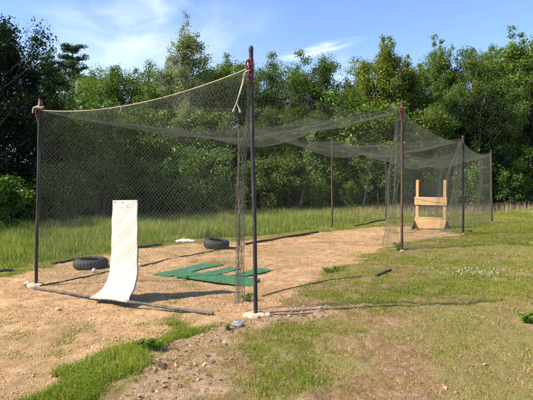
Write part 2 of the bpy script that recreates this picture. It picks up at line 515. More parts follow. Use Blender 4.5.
# ------------------------------------------------------------------ ground sheet
def ground():
    na_f = np.linspace(-42, 42, 460); na_b = np.linspace(42, 318, 70)[1:-1]
    ang = np.radians(np.concatenate([na_f, na_b]))
    rr = np.concatenate([np.linspace(.15, 3.0, 14)[:-1], np.geomspace(3.0, 30, 430), np.geomspace(30, 3500, 60)[1:]])
    A, R = np.meshgrid(ang, rr)
    x = R * np.sin(A); y = R * np.cos(A)
    clay, path, strip, tall, green = masks(x.ravel(), y.ravel())
    z = G(x, y)
    fine = (fbm(x, y, 5.0, 3) - .5) * .05 + (fbm(x, y, 19, 2) - .5) * .022
    z = z + fine * (1 - sstep(20, 40, R)) * np.where(clay.reshape(x.shape), .8, 1.1)
    z = z - .03 * strip.reshape(x.shape)
    n, m = x.shape
    v = np.stack([x, y, z], -1).reshape(-1, 3)
    v = np.vstack([v, [[0, 0, g1(0, 0)]]])
    i, j = np.meshgrid(np.arange(n - 1), np.arange(m), indexing='ij')
    a = (i * m + j).ravel(); b = (i * m + (j + 1) % m).ravel(); c = ((i + 1) * m + (j + 1) % m).ravel(); d = ((i + 1) * m + j).ravel()
    q = np.stack([a, d, c, b], 1)
    jj = np.arange(m)
    tri = np.stack([np.full(m, len(v) - 1), jj, (jj + 1) % m], 1)
    ext = lambda w: np.append(w.astype(float), 0)
    # soften the masks a little so the clay fades into soil
    def soft(w):
        w = w.reshape(n, m).astype(float)
        for _ in range(3):
            w = (w + np.roll(w, 1, 0) + np.roll(w, -1, 0) + np.roll(w, 1, 1) + np.roll(w, -1, 1)) / 5
        return ext(w.ravel())
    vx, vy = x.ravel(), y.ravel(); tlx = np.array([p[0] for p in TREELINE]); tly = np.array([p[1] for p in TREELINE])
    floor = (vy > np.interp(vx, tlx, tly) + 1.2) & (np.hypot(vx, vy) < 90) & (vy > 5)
    m_, nt, o = material('ground')
    tcn = nt.nodes.new('ShaderNodeTexCoord'); vec = tcn.outputs['Object']
    def attr(nm):
        k = nt.nodes.new('ShaderNodeAttribute'); k.attribute_name = nm; return k.outputs['Fac']
    big = noise(nt, vec, .7, 5, .6); midn = noise(nt, vec, 5, 6, .65, .4); fin = noise(nt, vec, 34, 5, .7); fin2 = noise(nt, vec, 110, 3, .7)
    clayc = ramp(nt, midn, [(.28, (.48, .25, .12)), (.45, (.68, .42, .22)), (.60, (.80, .54, .32)), (.76, (.88, .70, .48))])
    clayc = mixc(nt, .85, clayc, ramp(nt, fin, [(.34, (.42, .32, .26)), (.46, (.90, .86, .82)), (.56, (1.05, 1.04, 1.02)), (.68, (1.3, 1.32, 1.34))]), 'MULTIPLY')
    clayc = mixc(nt, .6, clayc, ramp(nt, fin2, [(.36, (.45, .38, .32)), (.5, (1, 1, 1)), (.66, (1.3, 1.32, 1.34))]), 'MULTIPLY')
    clayc = mixc(nt, ramp(nt, big, [(.46, (0, 0, 0)), (.62, (.75, .75, .75))]), clayc, mixc(nt, fin, (.30, .20, .09), (.52, .36, .18)))
    soil = ramp(nt, midn, [(.3, (.25, .140, .072)), (.5, (.40, .250, .140)), (.75, (.56, .41, .26))])
    soil = mixc(nt, .8, soil, ramp(nt, fin, [(.32, (.40, .36, .30)), (.52, (1, 1, 1)), (.75, (1.35, 1.3, 1.22))]), 'MULTIPLY')
    soil = mixc(nt, ramp(nt, big, [(.43, (0, 0, 0)), (.57, (.75, .75, .75))]), soil, mixc(nt, ramp(nt, fin2, [(.38, (0, 0, 0)), (.62, (1, 1, 1))]), (.13, .15, .025), (.40, .37, .11)))
    pathc = ramp(nt, fin, [(.3, (.28, .175, .10)), (.5, (.47, .32, .195)), (.7, (.66, .49, .33))])
    grassc = ramp(nt, fin, [(.3, (.06, .075, .02)), (.6, (.14, .17, .05)), (.8, (.24, .22, .09))])
    c0 = mixc(nt, attr('tall'), soil, grassc)
    c0 = mixc(nt, attr('clay'), c0, clayc)
    c0 = mixc(nt, attr('path'), c0, pathc)
    c0 = mixc(nt, attr('strip'), c0, mixc(nt, fin, (.10, .11, .03), (.30, .24, .11)))
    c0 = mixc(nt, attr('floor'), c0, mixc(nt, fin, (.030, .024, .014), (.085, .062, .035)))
    p = nt.nodes.new('ShaderNodeBsdfPrincipled'); p.inputs['Roughness'].default_value = .95
    p.inputs['Specular IOR Level'].default_value = .1
    nt.links.new(c0, p.inputs['Base Color'])
    ad = nt.nodes.new('ShaderNodeMath'); ad.operation = 'ADD'
    nt.links.new(fin, ad.inputs[0]); nt.links.new(fin2, ad.inputs[1])
    b_ = nt.nodes.new('ShaderNodeBump'); b_.inputs['Strength'].default_value = .9; b_.inputs['Distance'].default_value = .035
    nt.links.new(ad.outputs[0], b_.inputs['Height']); nt.links.new(b_.outputs[0], p.inputs['Normal'])
    nt.links.new(p.outputs[0], o.inputs[0])
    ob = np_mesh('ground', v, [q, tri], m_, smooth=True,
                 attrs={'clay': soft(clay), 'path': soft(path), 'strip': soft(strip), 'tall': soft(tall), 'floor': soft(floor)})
    tag(ob, kind='structure')


ground()


# ------------------------------------------------------------------ grass and other ground cover
def blades(name, x, y, h, w, mat, tint, lean=.35, label=None, z0=None, curl=.4, cat='grass'):
    n = len(x)
    z = (G(x, y) if z0 is None else z0) - .012
    a = rng.uniform(0, 2 * np.pi, n); la = rng.uniform(0, 2 * np.pi, n)
    ln = np.abs(rng.normal(0, lean, n))
    dx, dy = np.cos(la) * ln, np.sin(la) * ln
    wx, wy = np.cos(a) * w / 2, np.sin(a) * w / 2
    base = np.stack([x, y, z], 1)
    mid = base + np.stack([dx * h * .35, dy * h * .35, h * .6 / np.sqrt(1 + ln ** 2)], 1)
    tip = base + np.stack([dx * h * (.6 + curl), dy * h * (.6 + curl), h / np.sqrt(1 + (ln * (1 + curl)) ** 2)], 1)
    W = np.stack([wx, wy, np.zeros(n)], 1)
    v = np.stack([base - W, base + W, mid - W * .75, mid + W * .75, tip], 1).reshape(-1, 3)
    k = np.arange(n)[:, None] * 5
    q = k + np.array([[0, 1, 3, 2]]); t = k + np.array([[2, 3, 4]])
    o = np_mesh(name, v, [q, t], mat, attrs={'tint': np.repeat(tint, 5)})
    tag(o, label, cat, None, 'stuff')
    return o


def fan(n_per, r0, r1, power, half=37, ref=5.0):
    """random points in a wedge in front of the camera, thinner further away"""
    th = math.radians(half)
    rs = np.linspace(r0, r1, 400); dens = n_per * np.minimum(1.0, (ref / rs) ** power) * rs * 2 * th
    cdf = np.cumsum(dens); N = int(np.trapezoid(dens, rs)) if hasattr(np, 'trapezoid') else int(np.trapz(dens, rs))
    r = np.interp(rng.random(N) * cdf[-1], cdf, rs) + rng.uniform(-.05, .05, N)
    a = rng.uniform(-th, th, N)
    return r * np.sin(a), r * np.cos(a), r


def cover():
    # short grass, in tufts
    x, y, r = fan(3000, 3.2, 34, 1.3)
    clay, path, strip, tall, green = masks(x, y)
    patch = fbm(x + 3, y - 5, 1.1, 3)
    far = sstep(5.0, 8.5, r)
    pr = sstep(.42, .60, green - .07 + .10 * far + (patch - .5) * .75) * .85 + .07 + .50 * far
    pr = np.where(clay, .005 + .75 * sstep(.60, .74, fbm(x - 8, y + 3, .9, 3) + .08 * inpoly(x, y, BRICKY)), pr)
    pr = np.where(path, .04, pr); pr = np.where(strip, .95, pr); pr = np.where(tall, .4, pr)
    keep = rng.random(len(x)) < pr
    x, y, r = x[keep], y[keep], r[keep]; gr = green[keep]; oc = clay[keep]
    k = 4
    sp = .018 + .0022 * np.repeat(r, k)
    X = np.repeat(x, k) + rng.normal(0, 1, len(x) * k) * sp; Y = np.repeat(y, k) + rng.normal(0, 1, len(x) * k) * sp; R = np.repeat(r, k)
    st_ = masks(x, y)[2]
    hs = np.repeat(1 + 1.0 * st_, k) * np.repeat(rng.uniform(.6, 1.25, len(x)) * (.75 + .7 * vnoise(x, y, .8)), k) * np.where(np.repeat(oc, k), .6, 1)
    h = hs * rng.uniform(.016, .046, len(X)) * (1 + .012 * R)
    w = rng.uniform(.0025, .0055, len(X)) * np.maximum(1, R / 5.5) ** .8
    dry = vnoise(X + 31, Y + 5, .9)
    tint = np.clip(rng.beta(2, 2.2, len(X)) * .75 + .25 * sstep(.45, .8, dry) + rng.choice([0, .4], len(X), p=[.86, .14]), 0, 1)
    blades('short_grass', X, Y, h, w, M['grass'], tint, .55, 'short patchy green and straw grass on the open ground right of the cage')
    # dry lying grass between
    x, y, r = fan(2600, 3.2, 30, 1.5)
    clay, path, strip, tall, green = masks(x, y)
    pr = np.where(clay, .10 + .35 * (vnoise(x, y, 1.1) > .55), .75); pr = np.where(path, .75, pr); pr = np.where(strip | tall, .1, pr)
    keep = rng.random(len(x)) < pr
    x, y, r = x[keep], y[keep], r[keep]
    X = np.repeat(x, 3) + rng.normal(0, .03, len(x) * 3); Y = np.repeat(y, 3) + rng.normal(0, .03, len(x) * 3); R = np.repeat(r, 3)
    h = rng.uniform(.015, .05, len(X)); w = rng.uniform(.002, .0045, len(X)) * np.maximum(1, R / 5.5) ** .8
    blades('dry_grass', X, Y, h, w, M['thatch'], rng.random(len(X)), 1.9, 'dead brown grass lying flat between the green tufts')
    # tall grass behind the cage
    x, y, r = fan(620, 8.0, 36, .9, 40, 9.0)
    clay, path, strip, tall, green = masks(x, y)
    keep = tall & (rng.random(len(x)) < .55 + .6 * vnoise(x, y, .5))
    x, y, r = x[keep], y[keep], r[keep]
    t = (x - OX) * NX + (y - OY) * NY; s = (x - OX) * AX + (y - OY) * AY
    k = 3
    X = np.repeat(x, k) + rng.normal(0, .05, len(x) * k); Y = np.repeat(y, k) + rng.normal(0, .05, len(x) * k); R = np.repeat(r, k)
    edge = np.repeat(sstep(0, 2.2, -t - .2 - 1.6 * (s < 6)), k)
    right = np.repeat(sstep(7, 12, x), k)
    h = (.13 + .25 * edge) * rng.uniform(.4, 1.3, len(X)) * (.55 + .9 * fbm(X, Y, 1.3, 3)) * (1 - .35 * right)
    w = rng.uniform(.006, .012, len(X)) * np.maximum(1, R / 11) ** .7
    tint = np.clip(rng.beta(2, 2.5, len(X)) * .70 + .35 * sstep(.45, .8, vnoise(X, Y + 40, .6)) + rng.choice([0, .5], len(X), p=[.88, .12]), 0, 1)
    blades('tall_grass', X, Y, h, w, M['tall_grass'], tint, .40, 'tall bright green grass between the cage and the wood')
    # pinkish seed stalks at the back edge of the meadow
    n = 3800
    u = rng.random(n)
    px = np.array([p[0] for p in TREELINE]); py = np.array([p[1] for p in TREELINE])
    xs = np.interp(rng.beta(1.6, 1.6, n), [0, 1], [0.5, 19]); ys = np.interp(xs, px, py) - rng.uniform(.2, 2.6, n)
    blades('seed_grass', xs, ys, (1 - .35 * sstep(9, 14, xs)) * rng.uniform(.35, .75, n) * (.5 + .5 * vnoise(xs, ys, .5)), rng.uniform(.005, .011, n), M['seed'], rng.random(n), .15,
           'pinkish brown seed stalks along the far edge of the meadow')
    x, y, r = fan(16, 8.5, 30, .3, 40, 9.0)
    clay, path, strip, tall, green = masks(x, y)
    keep = tall & (rng.random(len(x)) < 1.4 * vnoise(x, y, .45) - .2)
    x, y, r = x[keep], y[keep], r[keep]
    blades('meadow_stalks', x, y, rng.uniform(.30, .62, len(x)), rng.uniform(.006, .012, len(x)) * np.maximum(1, r / 12), M['seed'], rng.random(len(x)), .3, 'pale dry stalks scattered through the tall grass')
    # leafy weeds of the strip: small round leaves near the ground
    x, y, r = fan(6500, 3.4, 14, 1.1)
    clay, path, strip, tall, green = masks(x, y)
    other = (~clay) & (~path) & (~tall) & (vnoise(x + 4, y + 9, 1.3) > .80)
    keep = (strip & (rng.random(len(x)) < .15 + 1.1 * sstep(.38, .62, fbm(x + 3, y + 1, 2.6, 3)) * sstep(-3.4, -1.6, x + .2) + .25)) | (other & (rng.random(len(x)) < .35))
    x, y, r = x[keep], y[keep], r[keep]
    n = len(x)
    hgt = (.02 + .075 * vnoise(x, y, 3.2)) * rng.random(n) ** .6
    leaves_obj('ground_weeds', np.stack([x, y, G(x, y) + hgt - .01], 1), rng.normal(0, .5, (n, 3)) + [0, 0, 1], rng.uniform(.004, .0095, n) * np.maximum(1, r / 6),
               M['weed'], np.clip(rng.random(n) * .8 + .6 * vnoise(x, y, 2.5) - .1, 0, 1), None, .6, 'fresh green leafy weeds in the strip left of the worn path', 'weeds')
    # clover flowers
    fl = []
    for (cx, cy, sx, sy, nn) in ((462, 275, 36, 2.6, 100), (490, 278, 28, 2.2, 60), (487, 257, 16, 1.2, 22)):
        for _ in range(nn):
            p = at(cx + random.gauss(0, sx * .45), cy + random.gauss(0, sy)); fl.append((p.x, p.y, p.z + random.uniform(.05, .10)))
    fl = np.array(fl); n = len(fl)
    leaves_obj('clover_flowers', np.repeat(fl, 3, 0) + rng.normal(0, .004, (n * 3, 3)), rng.normal(0, 1, (n * 3, 3)), rng.uniform(.006, .010, n * 3), M['flower'], rng.random(n * 3), None, .9,
               'small white clover flowers in the grass on the right', 'flowers')
    # dead leaves and crumbs on the worn path
    x, y, r = fan(300, 3.2, 9, 1.0)
    clay, path, strip, tall, green = masks(x, y)
    keep = (path & (rng.random(len(x)) < .95)) | (~path & ~strip & (rng.random(len(x)) < .02))
    x, y = x[keep], y[keep]; n = len(x)
    leaves_obj('dead_leaves', np.stack([x, y, G(x, y) + rng.uniform(.0, .018, n)], 1), rng.normal(0, .38, (n, 3)) + [0, 0, 1], rng.uniform(.010, .028, n), M['deadleaf'], rng.random(n), None, .6,
               'dead leaves and straw litter along the worn path', 'leaf litter')
    # clods and pebbles of the clay
    x, y, r = fan(1500, 3.2, 18, 1.3)
    clay, path, strip, tall, green = masks(x, y)
    keep = clay | (path & (rng.random(len(x)) < .08))
    x, y = x[keep], y[keep]; n = len(x)
    oc = np.array([[1, 0, 0], [-1, 0, 0], [0, 1, 0], [0, -1, 0], [0, 0, 1], [0, 0, -1]], float)
    sz = .0025 + .012 * rng.random(n) ** 6
    v = oc[None] * rng.uniform(.6, 1.3, (n, 6, 1)) * sz[:, None, None]
    v[:, :, 2] *= .7
    rot = rng.uniform(0, 6.28, n); c, s_ = np.cos(rot)[:, None], np.sin(rot)[:, None]
    vx = v[:, :, 0] * c - v[:, :, 1] * s_; vy = v[:, :, 0] * s_ + v[:, :, 1] * c
    v = np.stack([vx + x[:, None], vy + y[:, None], v[:, :, 2] + G(x, y)[:, None] + .0015], -1).reshape(-1, 3)
    f = np.array([[0, 2, 4], [2, 1, 4], [1, 3, 4], [3, 0, 4], [2, 0, 5], [1, 2, 5], [3, 1, 5], [0, 3, 5]])
    f = (np.arange(n)[:, None, None] * 6 + f[None]).reshape(-1, 3)
    tag(np_mesh('clay_crumbs', v, [f], M['stone']), 'crumbs and pebbles of orange clay on the bare ground', 'pebbles', None, 'stuff')


def leaf_arrays(c, nrm, size, aspect=.55):
    n = len(c)
    nrm = nrm / (np.linalg.norm(nrm, axis=1, keepdims=True) + 1e-9)
    rv = rng.normal(0, 1, (n, 3))
    a = np.cross(nrm, rv); a /= (np.linalg.norm(a, axis=1, keepdims=True) + 1e-9)
    b = np.cross(nrm, a)
    s = np.asarray(size)[:, None]
    v = np.stack([c + a * s, c + b * s * aspect + a * s * .1, c - a * s, c - b * s * aspect + a * s * .1], 1).reshape(-1, 3)
    f = np.arange(n)[:, None] * 4 + np.array([[0, 1, 2, 3]])
    return v, f


def leaves_obj(name, c, nrm, size, mat, tint, parent=None, aspect=.55, label=None, cat=None):
    v, f = leaf_arrays(c, nrm, size, aspect)
    o = np_mesh(name, v, [f], mat, parent, attrs={'tint': np.repeat(tint, 4)})
    if label: tag(o, label, cat, None, 'stuff')
    return o


cover()


# ------------------------------------------------------------------ trees
def crown_points(seed, H, R, base, shape, nclump, per, clump_r, spikes=0, lean=(0, 0)):
    """limbs with leaf clumps; returns leaf centres, normals, clump ids and the limb list"""
    rg = np.random.default_rng(seed)
    limbs = []; C = []; Nn = []; T = []
    def prof(t):
        if shape == 'round': return math.sin(math.pi * min(1, .12 + t * .86)) ** .55
        if shape == 'column': return (.55 + .45 * math.sin(math.pi * (t * .8 + .1))) * (1 - t ** 4)
        if shape == 'cone': return (1 - t) ** .8 + .08
        if shape == 'wide': return math.sin(math.pi * min(1, .3 + t * .68)) ** .6
        return 1
    axis = lambda z: np.array([lean[0] * (z / H) ** 1.4 + .12 * math.sin(z * .9 + seed), lean[1] * (z / H) + .12 * math.cos(z * .7 + seed), z])
    lob = rg.uniform(.6, 1.25, 9)
    k = 0; nl = max(8, nclump // 3)
    for i in range(nl):
        t = ((i + rg.random()) / nl); z0 = H * (base + (1 - base) * t * .86)
        phi = i * 2.4 + rg.uniform(-.5, .5)
        L = R * prof(t) * rg.uniform(.62, 1.12) * lob[int((phi / 6.283 * 9) % 9)]
        up = rg.uniform(.15, .75) + .6 * t
        p0 = axis(z0); d = np.array([math.cos(phi), math.sin(phi), up]); d /= math.hypot(d[0], d[1])
        p1 = p0 + d * L * .55 + [0, 0, -.05 * L]; p2 = p0 + d * L
        p2[2] = min(p2[2], H * 1.0)
        limbs.append((p0, p1, p2))
        m = 3
        for q in range(m):
            u = rg.uniform(.45, 1.05) if q else 1.0
            c = (p0 * (1 - u) + p2 * u) + rg.normal(0, .18, 3) * R * .35
            cr = clump_r * rg.uniform(.55, 1.3)
            n = int(per * rg.uniform(.6, 1.3))
            dv = rg.normal(0, 1, (n, 3)); dv /= np.linalg.norm(dv, axis=1, keepdims=True)
            rad = rg.random(n) ** .45
            pt = c + dv * (rad * cr)[:, None] * np.array([1.1, 1.1, .72]) + rg.normal(0, .05, (n, 3))
            C.append(pt); Nn.append(dv * 1.1 + rg.normal(0, .5, (n, 3)) + np.array([0, 0, .5]))
            T.append(np.clip(rg.normal(rg.uniform(.25, .75), .16, n), 0, 1))
    # leader and side leaders: tapering sprays of leaves round a stem
    for q in range(spikes + 1):
        off = rg.normal(0, .34, 2) * R * (q > 0)
        zt = H * (1 if q == 0 else rg.uniform(.84, .97)); zb = H * .58
        foot = axis(zb) + np.array([off[0] * .25, off[1] * .25, 0]); tip = axis(zt) * [1, 1, 0] + np.array([off[0], off[1], zt])
        limbs.append((foot, (foot + tip) / 2 + rg.normal(0, .05, 3), tip - [0, 0, .1]))
        m = 11
        for e in range(m):
            k_ = e / (m - 1)
            c = tip * (1 - k_) + foot * k_ + rg.normal(0, .10 + .25 * k_, 3) * R * .35 * [1, 1, .4]
            cr = clump_r * (.36 + .62 * k_) * rg.uniform(.7, 1.2)
            n = int(per * (.45 + .5 * k_)); dv = rg.normal(0, 1, (n, 3)); dv /= np.linalg.norm(dv, axis=1, keepdims=True)
            C.append(c + dv * (rg.random(n) ** .45 * cr)[:, None] + rg.normal(0, .06, (n, 3))); Nn.append(dv * 1.1 + rg.normal(0, .5, (n, 3)) + [0, 0, .5])
            T.append(np.clip(rg.normal(rg.uniform(.3, .75), .16, n), 0, 1))
    return np.vstack(C), np.vstack(Nn), np.concatenate(T), limbs, axis


PROTO = {}


def tree_mesh(key, seed, H, R, base, shape, nclump, per, clump_r, leaf, leafmat, bark, spikes=0, lean=(0, 0), aspect=.55):
    C, Nn, T, limbs, axis = crown_points(seed, H, R, base, shape, nclump, per, clump_r, spikes, lean)
    rg = np.random.default_rng(seed + 99)
    v, f = leaf_arrays(C, Nn, leaf * rg.uniform(.6, 1.25, len(C)), aspect)
    crown = np_mesh('crown', v, [f], leafmat, attrs={'tint': np.repeat(T, 4)})
    mb = MB(); r0 = .012 * H + .03
    zs = np.linspace(-.15, H * .93, 14)
    mb.tube([axis(max(z, 0)) * [1, 1, 0] + np.array([0, 0, z]) for z in zs], [r0 * (1.25 if i == 0 else 1) * (1 - .88 * i / 13) for i in range(14)], 8)
    for p0, p1, p2 in limbs:
        rr = r0 * .45 * (1 - .6 * p0[2] / H)
        mb.tube([p0, p1, p2], [rr, rr * .6, rr * .2], 5, False)
    trunk = mb.build('trunk', bark)
    for o in (crown, trunk):
        col.objects.unlink(o)
    PROTO[key] = (H, crown.data, trunk.data)
    bpy.data.objects.remove(crown); bpy.data.objects.remove(trunk)


B, BP = M['bark'], M['bark_pale']
tree_mesh('mid_a', 11, 9, 2.4, .10, 'round', 120, 199, 0.69, 0.065, M['leaf_mid'], B, 2)
tree_mesh('mid_b', 12, 9, 2.2, .12, 'round', 120, 199, 0.65, 0.062, M['leaf_mid'], B, 3)
tree_mesh('deep_a', 13, 9, 2.4, .08, 'round', 130, 199, 0.67, 0.062, M['leaf_deep'], B, 2)
tree_mesh('deep_b', 14, 9, 2.2, .08, 'cone', 120, 187, 0.67, 0.062, M['leaf_deep'], B, 1)
tree_mesh('yellow', 15, 9, 2.1, .12, 'column', 120, 199, 0.58, 0.065, M['leaf_yellow'], B, 5)
tree_mesh('pale', 16, 9.6, 1.6, .15, 'column', 130, 127, 0.49, 0.055, M['leaf_pale'], BP, 3)
tree_mesh('open', 17, 9.6, 1.9, .15, 'column', 84, 157, 0.52, 0.062, M['leaf_mid'], BP, 4)
tree_mesh('dark', 18, 8, 2.6, .05, 'round', 150, 150, .62, .062, M['leaf_shaded'], B, 2)
tree_mesh('low', 19, 5, 1.6, .10, 'round', 66, 80, .46, .070, M['leaf_mid'], B, 2)
tree_mesh('low_y', 20, 5, 1.5, .12, 'round', 60, 75, .44, .075, M['leaf_bush'], BP, 2)
tree_mesh('bush_a', 21, 2.2, 1.0, .05, 'round', 42, 46, .30, .050, M['leaf_bush'], B, 3)
tree_mesh('bush_b', 22, 2.2, 1.15, .05, 'wide', 45, 46, .30, .055, M['leaf_bush'], B, 2)
tree_mesh('bush_broad', 23, 2.2, 1.0, .05, 'round', 42, 48, .32, .062, M['leaf_bush'], B, 2, aspect=.7)
tree_mesh('bush_dark', 24, 2.4, 1.4, .03, 'wide', 60, 95, .38, .050, M['leaf_deep'], B, 1)
tree_mesh('sapling', 25, 4.2, .8, .35, 'column', 22, 34, .28, .060, M['leaf_pale'], BP, 1, (.9, 0))


def pine_proto():
    rg = np.random.default_rng(5); H = 10.0
    mb = MB(); mb.tube([(0, 0, -.2), (.1, 0, 4), (0, .1, 8), (0, 0, 9.9)], [.17, .13, .07, .02], 8)
    C = []; Nn = []; T = []
    z = 4.2
    while z < 9.9:
        L0 = 1.9 * (1 - (z - 4.2) / 6.2) ** .6 + .15
        for k in range(5):
            phi = rg.uniform(0, 6.28); L = L0 * rg.uniform(.6, 1.15)
            d = np.array([math.cos(phi), math.sin(phi), .22]); p0 = np.array([0, 0, z + rg.uniform(-.1, .1)])
            mb.tube([p0, p0 + d * L * .5 - [0, 0, .05], p0 + d * L], [.035, .022, .008], 4, False)
            for q in range(5):
                u = .35 + .65 * (q + .5) / 5; c = p0 + d * L * u + rg.normal(0, .07, 3)
                n = 46; dv = rg.normal(0, 1, (n, 3)); dv /= np.linalg.norm(dv, axis=1, keepdims=True)
                C.append(c + dv * (rg.random(n) ** .5 * .25)[:, None] * [1.1, 1.1, .45]); Nn.append(rg.normal(0, 1, (n, 3)) + [0, 0, .6])
                T.append(np.clip(rg.normal(.5, .25, n), 0, 1))
        z += rg.uniform(.42, .62)
    C = np.vstack(C); Nn = np.vstack(Nn); T = np.concatenate(T)
    v, f = leaf_arrays(C, Nn, rg.uniform(.07, .13, len(C)), .22)
    crown = np_mesh('crown', v, [f], M['needle'], attrs={'tint': np.repeat(T, 4)}); trunk = mb.build('trunk', B)
    PROTO['pine'] = (H, crown.data, trunk.data)
    bpy.data.objects.remove(crown); bpy.data.objects.remove(trunk)


pine_proto()


def plant(key, px, Y, top, wide, name, label, group, rz=None, cat='tree'):
    H, cm, tm = PROTO[key]
    p = atY(px, 180, Y); gz = g1(p.x, p.y)
    hh = atY(px, top, Y).z - gz
    e = empty(name, (p.x, p.y, gz - .03), random.uniform(0, 6.28) if rz is None else rz)
    sz = hh / H
    e.scale = (wide * sz, wide * sz, sz)
    tag(e, label, cat, group)
    for nm, me in (('crown', cm), ('trunk', tm)):
        o = bpy.data.objects.new(nm, me); col.objects.link(o); o.parent = e
    return e


WOOD = 'trees along the edge of the wood'
TREES = [
    # key, px, depth, top, width, label
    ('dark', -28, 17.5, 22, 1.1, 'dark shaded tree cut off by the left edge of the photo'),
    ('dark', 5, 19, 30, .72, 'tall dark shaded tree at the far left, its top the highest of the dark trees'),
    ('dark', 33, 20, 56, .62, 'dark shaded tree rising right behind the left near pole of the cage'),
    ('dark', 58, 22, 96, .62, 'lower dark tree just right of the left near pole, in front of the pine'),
    ('pine', 74, 32, 41, 1.0, 'sparse pine with layered branches standing against the sky on the left'),
    ('open', 53, 34, 49, .9, 'thin loose tree top between the dark trees and the pine'),
    ('mid_b', 92, 30, 72, .9, 'rounded green tree directly right of the pine'),
    ('mid_a', 114, 28, 69, .9, 'bushy green tree above the sagging front rope, left of the tall pale tree'),
    ('deep_a', 137, 29, 70, .9, 'darker green tree under the thin cloud, two left of the tall pale tree'),
    ('mid_b', 158, 28, 79, .9, 'low green tree at the left foot of the tall pale tree'),
    ('pale', 186, 27, 15, .92, 'tallest tree, a narrow pale leaved one with gaps of sky in its crown'),
    ('pale', 169, 28.5, 50, .7, 'shorter pale leaved tree leaning on the left side of the tallest tree'),
    ('deep_b', 206, 29, 58, 1.0, 'pointed green tree directly right of the tallest pale tree'),
    ('mid_a', 228, 30, 56, .9, 'round topped green tree left of the near tall cage pole'),
    ('deep_a', 252, 29, 63, .9, 'green tree standing right behind the near tall cage pole'),
    ('deep_b', 276, 30, 68, 1.1, 'green tree just right of the near tall cage pole with sky above'),
    ('mid_b', 298, 30, 66, .9, 'green tree under the streak of white cloud'),
    ('deep_a', 322, 31, 60, .95, 'domed dark green tree under the right end of the white cloud streak'),
    ('mid_a', 346, 31, 80, .85, 'low green tree in the dip of the skyline'),
    ('yellow', 364, 29, 62, .7, 'small yellow green tree left of the tall yellow green tree'),
    ('yellow', 386, 29, 39, .95, 'tall yellow green tree with knobbly tops left of the right near cage pole'),
    ('yellow', 408, 30, 56, .8, 'yellow green tree right behind the rusty pole of the right row'),
    ('open', 434, 31, 36, .85, 'tall airy tree with a thin pointed top right of the yellow green trees'),
    ('deep_b', 455, 31, 58, .9, 'dark green tree between the airy tree and the pointed tree'),
    ('deep_a', 471, 30, 50, .75, 'pointed dark green tree above the third pole of the right row'),
    ('mid_b', 490, 33, 54, .8, 'green tree left of the big tree at the right edge of the skyline'),
    ('open', 511, 31, 28, 1.15, 'big spreading tree that tops the skyline on the right'),
    ('mid_a', 538, 33, 36, 1.0, 'green tree cut off by the right edge of the photo'),
    ('deep_a', 566, 33, 45, 1.0, 'green tree mostly beyond the right edge of the photo'),
    ('low', 72, 21, 118, 1.0, 'lower light green tree behind the left part of the front net'),
    ('low_y', 98, 22, 100, 1.0, 'bright leafy tree above the cream mat behind the front net'),
    ('mid_a', 120, 24, 105, .8, 'green tree of middle height right behind the top of the cream mat'),
    ('low', 152, 24, 108, 1.0, 'shaded lower tree right of the cream mat behind the net'),
    ('pale', 186, 25, 95, 1.5, 'lower pale leaved tree under the tallest tree'),
    ('low', 215, 25, 112, 1.1, 'lower green tree left of the rusty second pole of the left row'),
    ('deep_a', 268, 25.5, 108, .8, 'shaded tree seen through the cage right of the near tall pole'),
    ('low_y', 296, 27, 118, .9, 'small bright tree seen through the cage between the first and third left poles'),
    ('deep_b', 318, 27, 104, 1.1, 'shaded tree behind the third pole of the left row'),
    ('low_y', 352, 27, 96, 1.2, 'bright yellow green lower tree behind the sagging roof net'),
    ('low', 384, 27, 104, 1.1, 'lower green tree left of the right row rusty pole'),
    ('low', 416, 28, 110, 1.0, 'lower green tree right of the right row rusty pole'),
    ('deep_a', 444, 28, 92, .8, 'shaded green tree above the wooden pitching target'),
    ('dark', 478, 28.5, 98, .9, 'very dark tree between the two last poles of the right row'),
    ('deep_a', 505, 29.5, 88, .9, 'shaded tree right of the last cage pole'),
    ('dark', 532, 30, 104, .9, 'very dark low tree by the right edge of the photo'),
]
for key, px, Y, top, wide, lab in TREES:
    plant(key, px, Y, top, wide, 'pine_tree' if key == 'pine' else 'leafy_tree', lab, WOOD)
# trees beyond the left edge of the frame: they throw the shade that lies on the dark trees
for (x, y, h) in ((-17, 15.5, 9.5), (-19, 20, 11), (-16.5, 18, 9), (-22, 24, 12), (-17, 23.5, 10), (-14, 12, 6.5)):
    H, cm, tm = PROTO['dark']
    e = empty('leafy_tree', (x, y, 0), x); e.scale = (h / H * .9,) * 2 + (h / H,)
    tag(e, 'dark tree of the wood beyond the left edge of the photo', 'tree', 'trees beyond the left edge of the photo')
    for nm, me in (('crown', cm), ('trunk', tm)):
        o = bpy.data.objects.new(nm, me); col.objects.link(o); o.parent = e

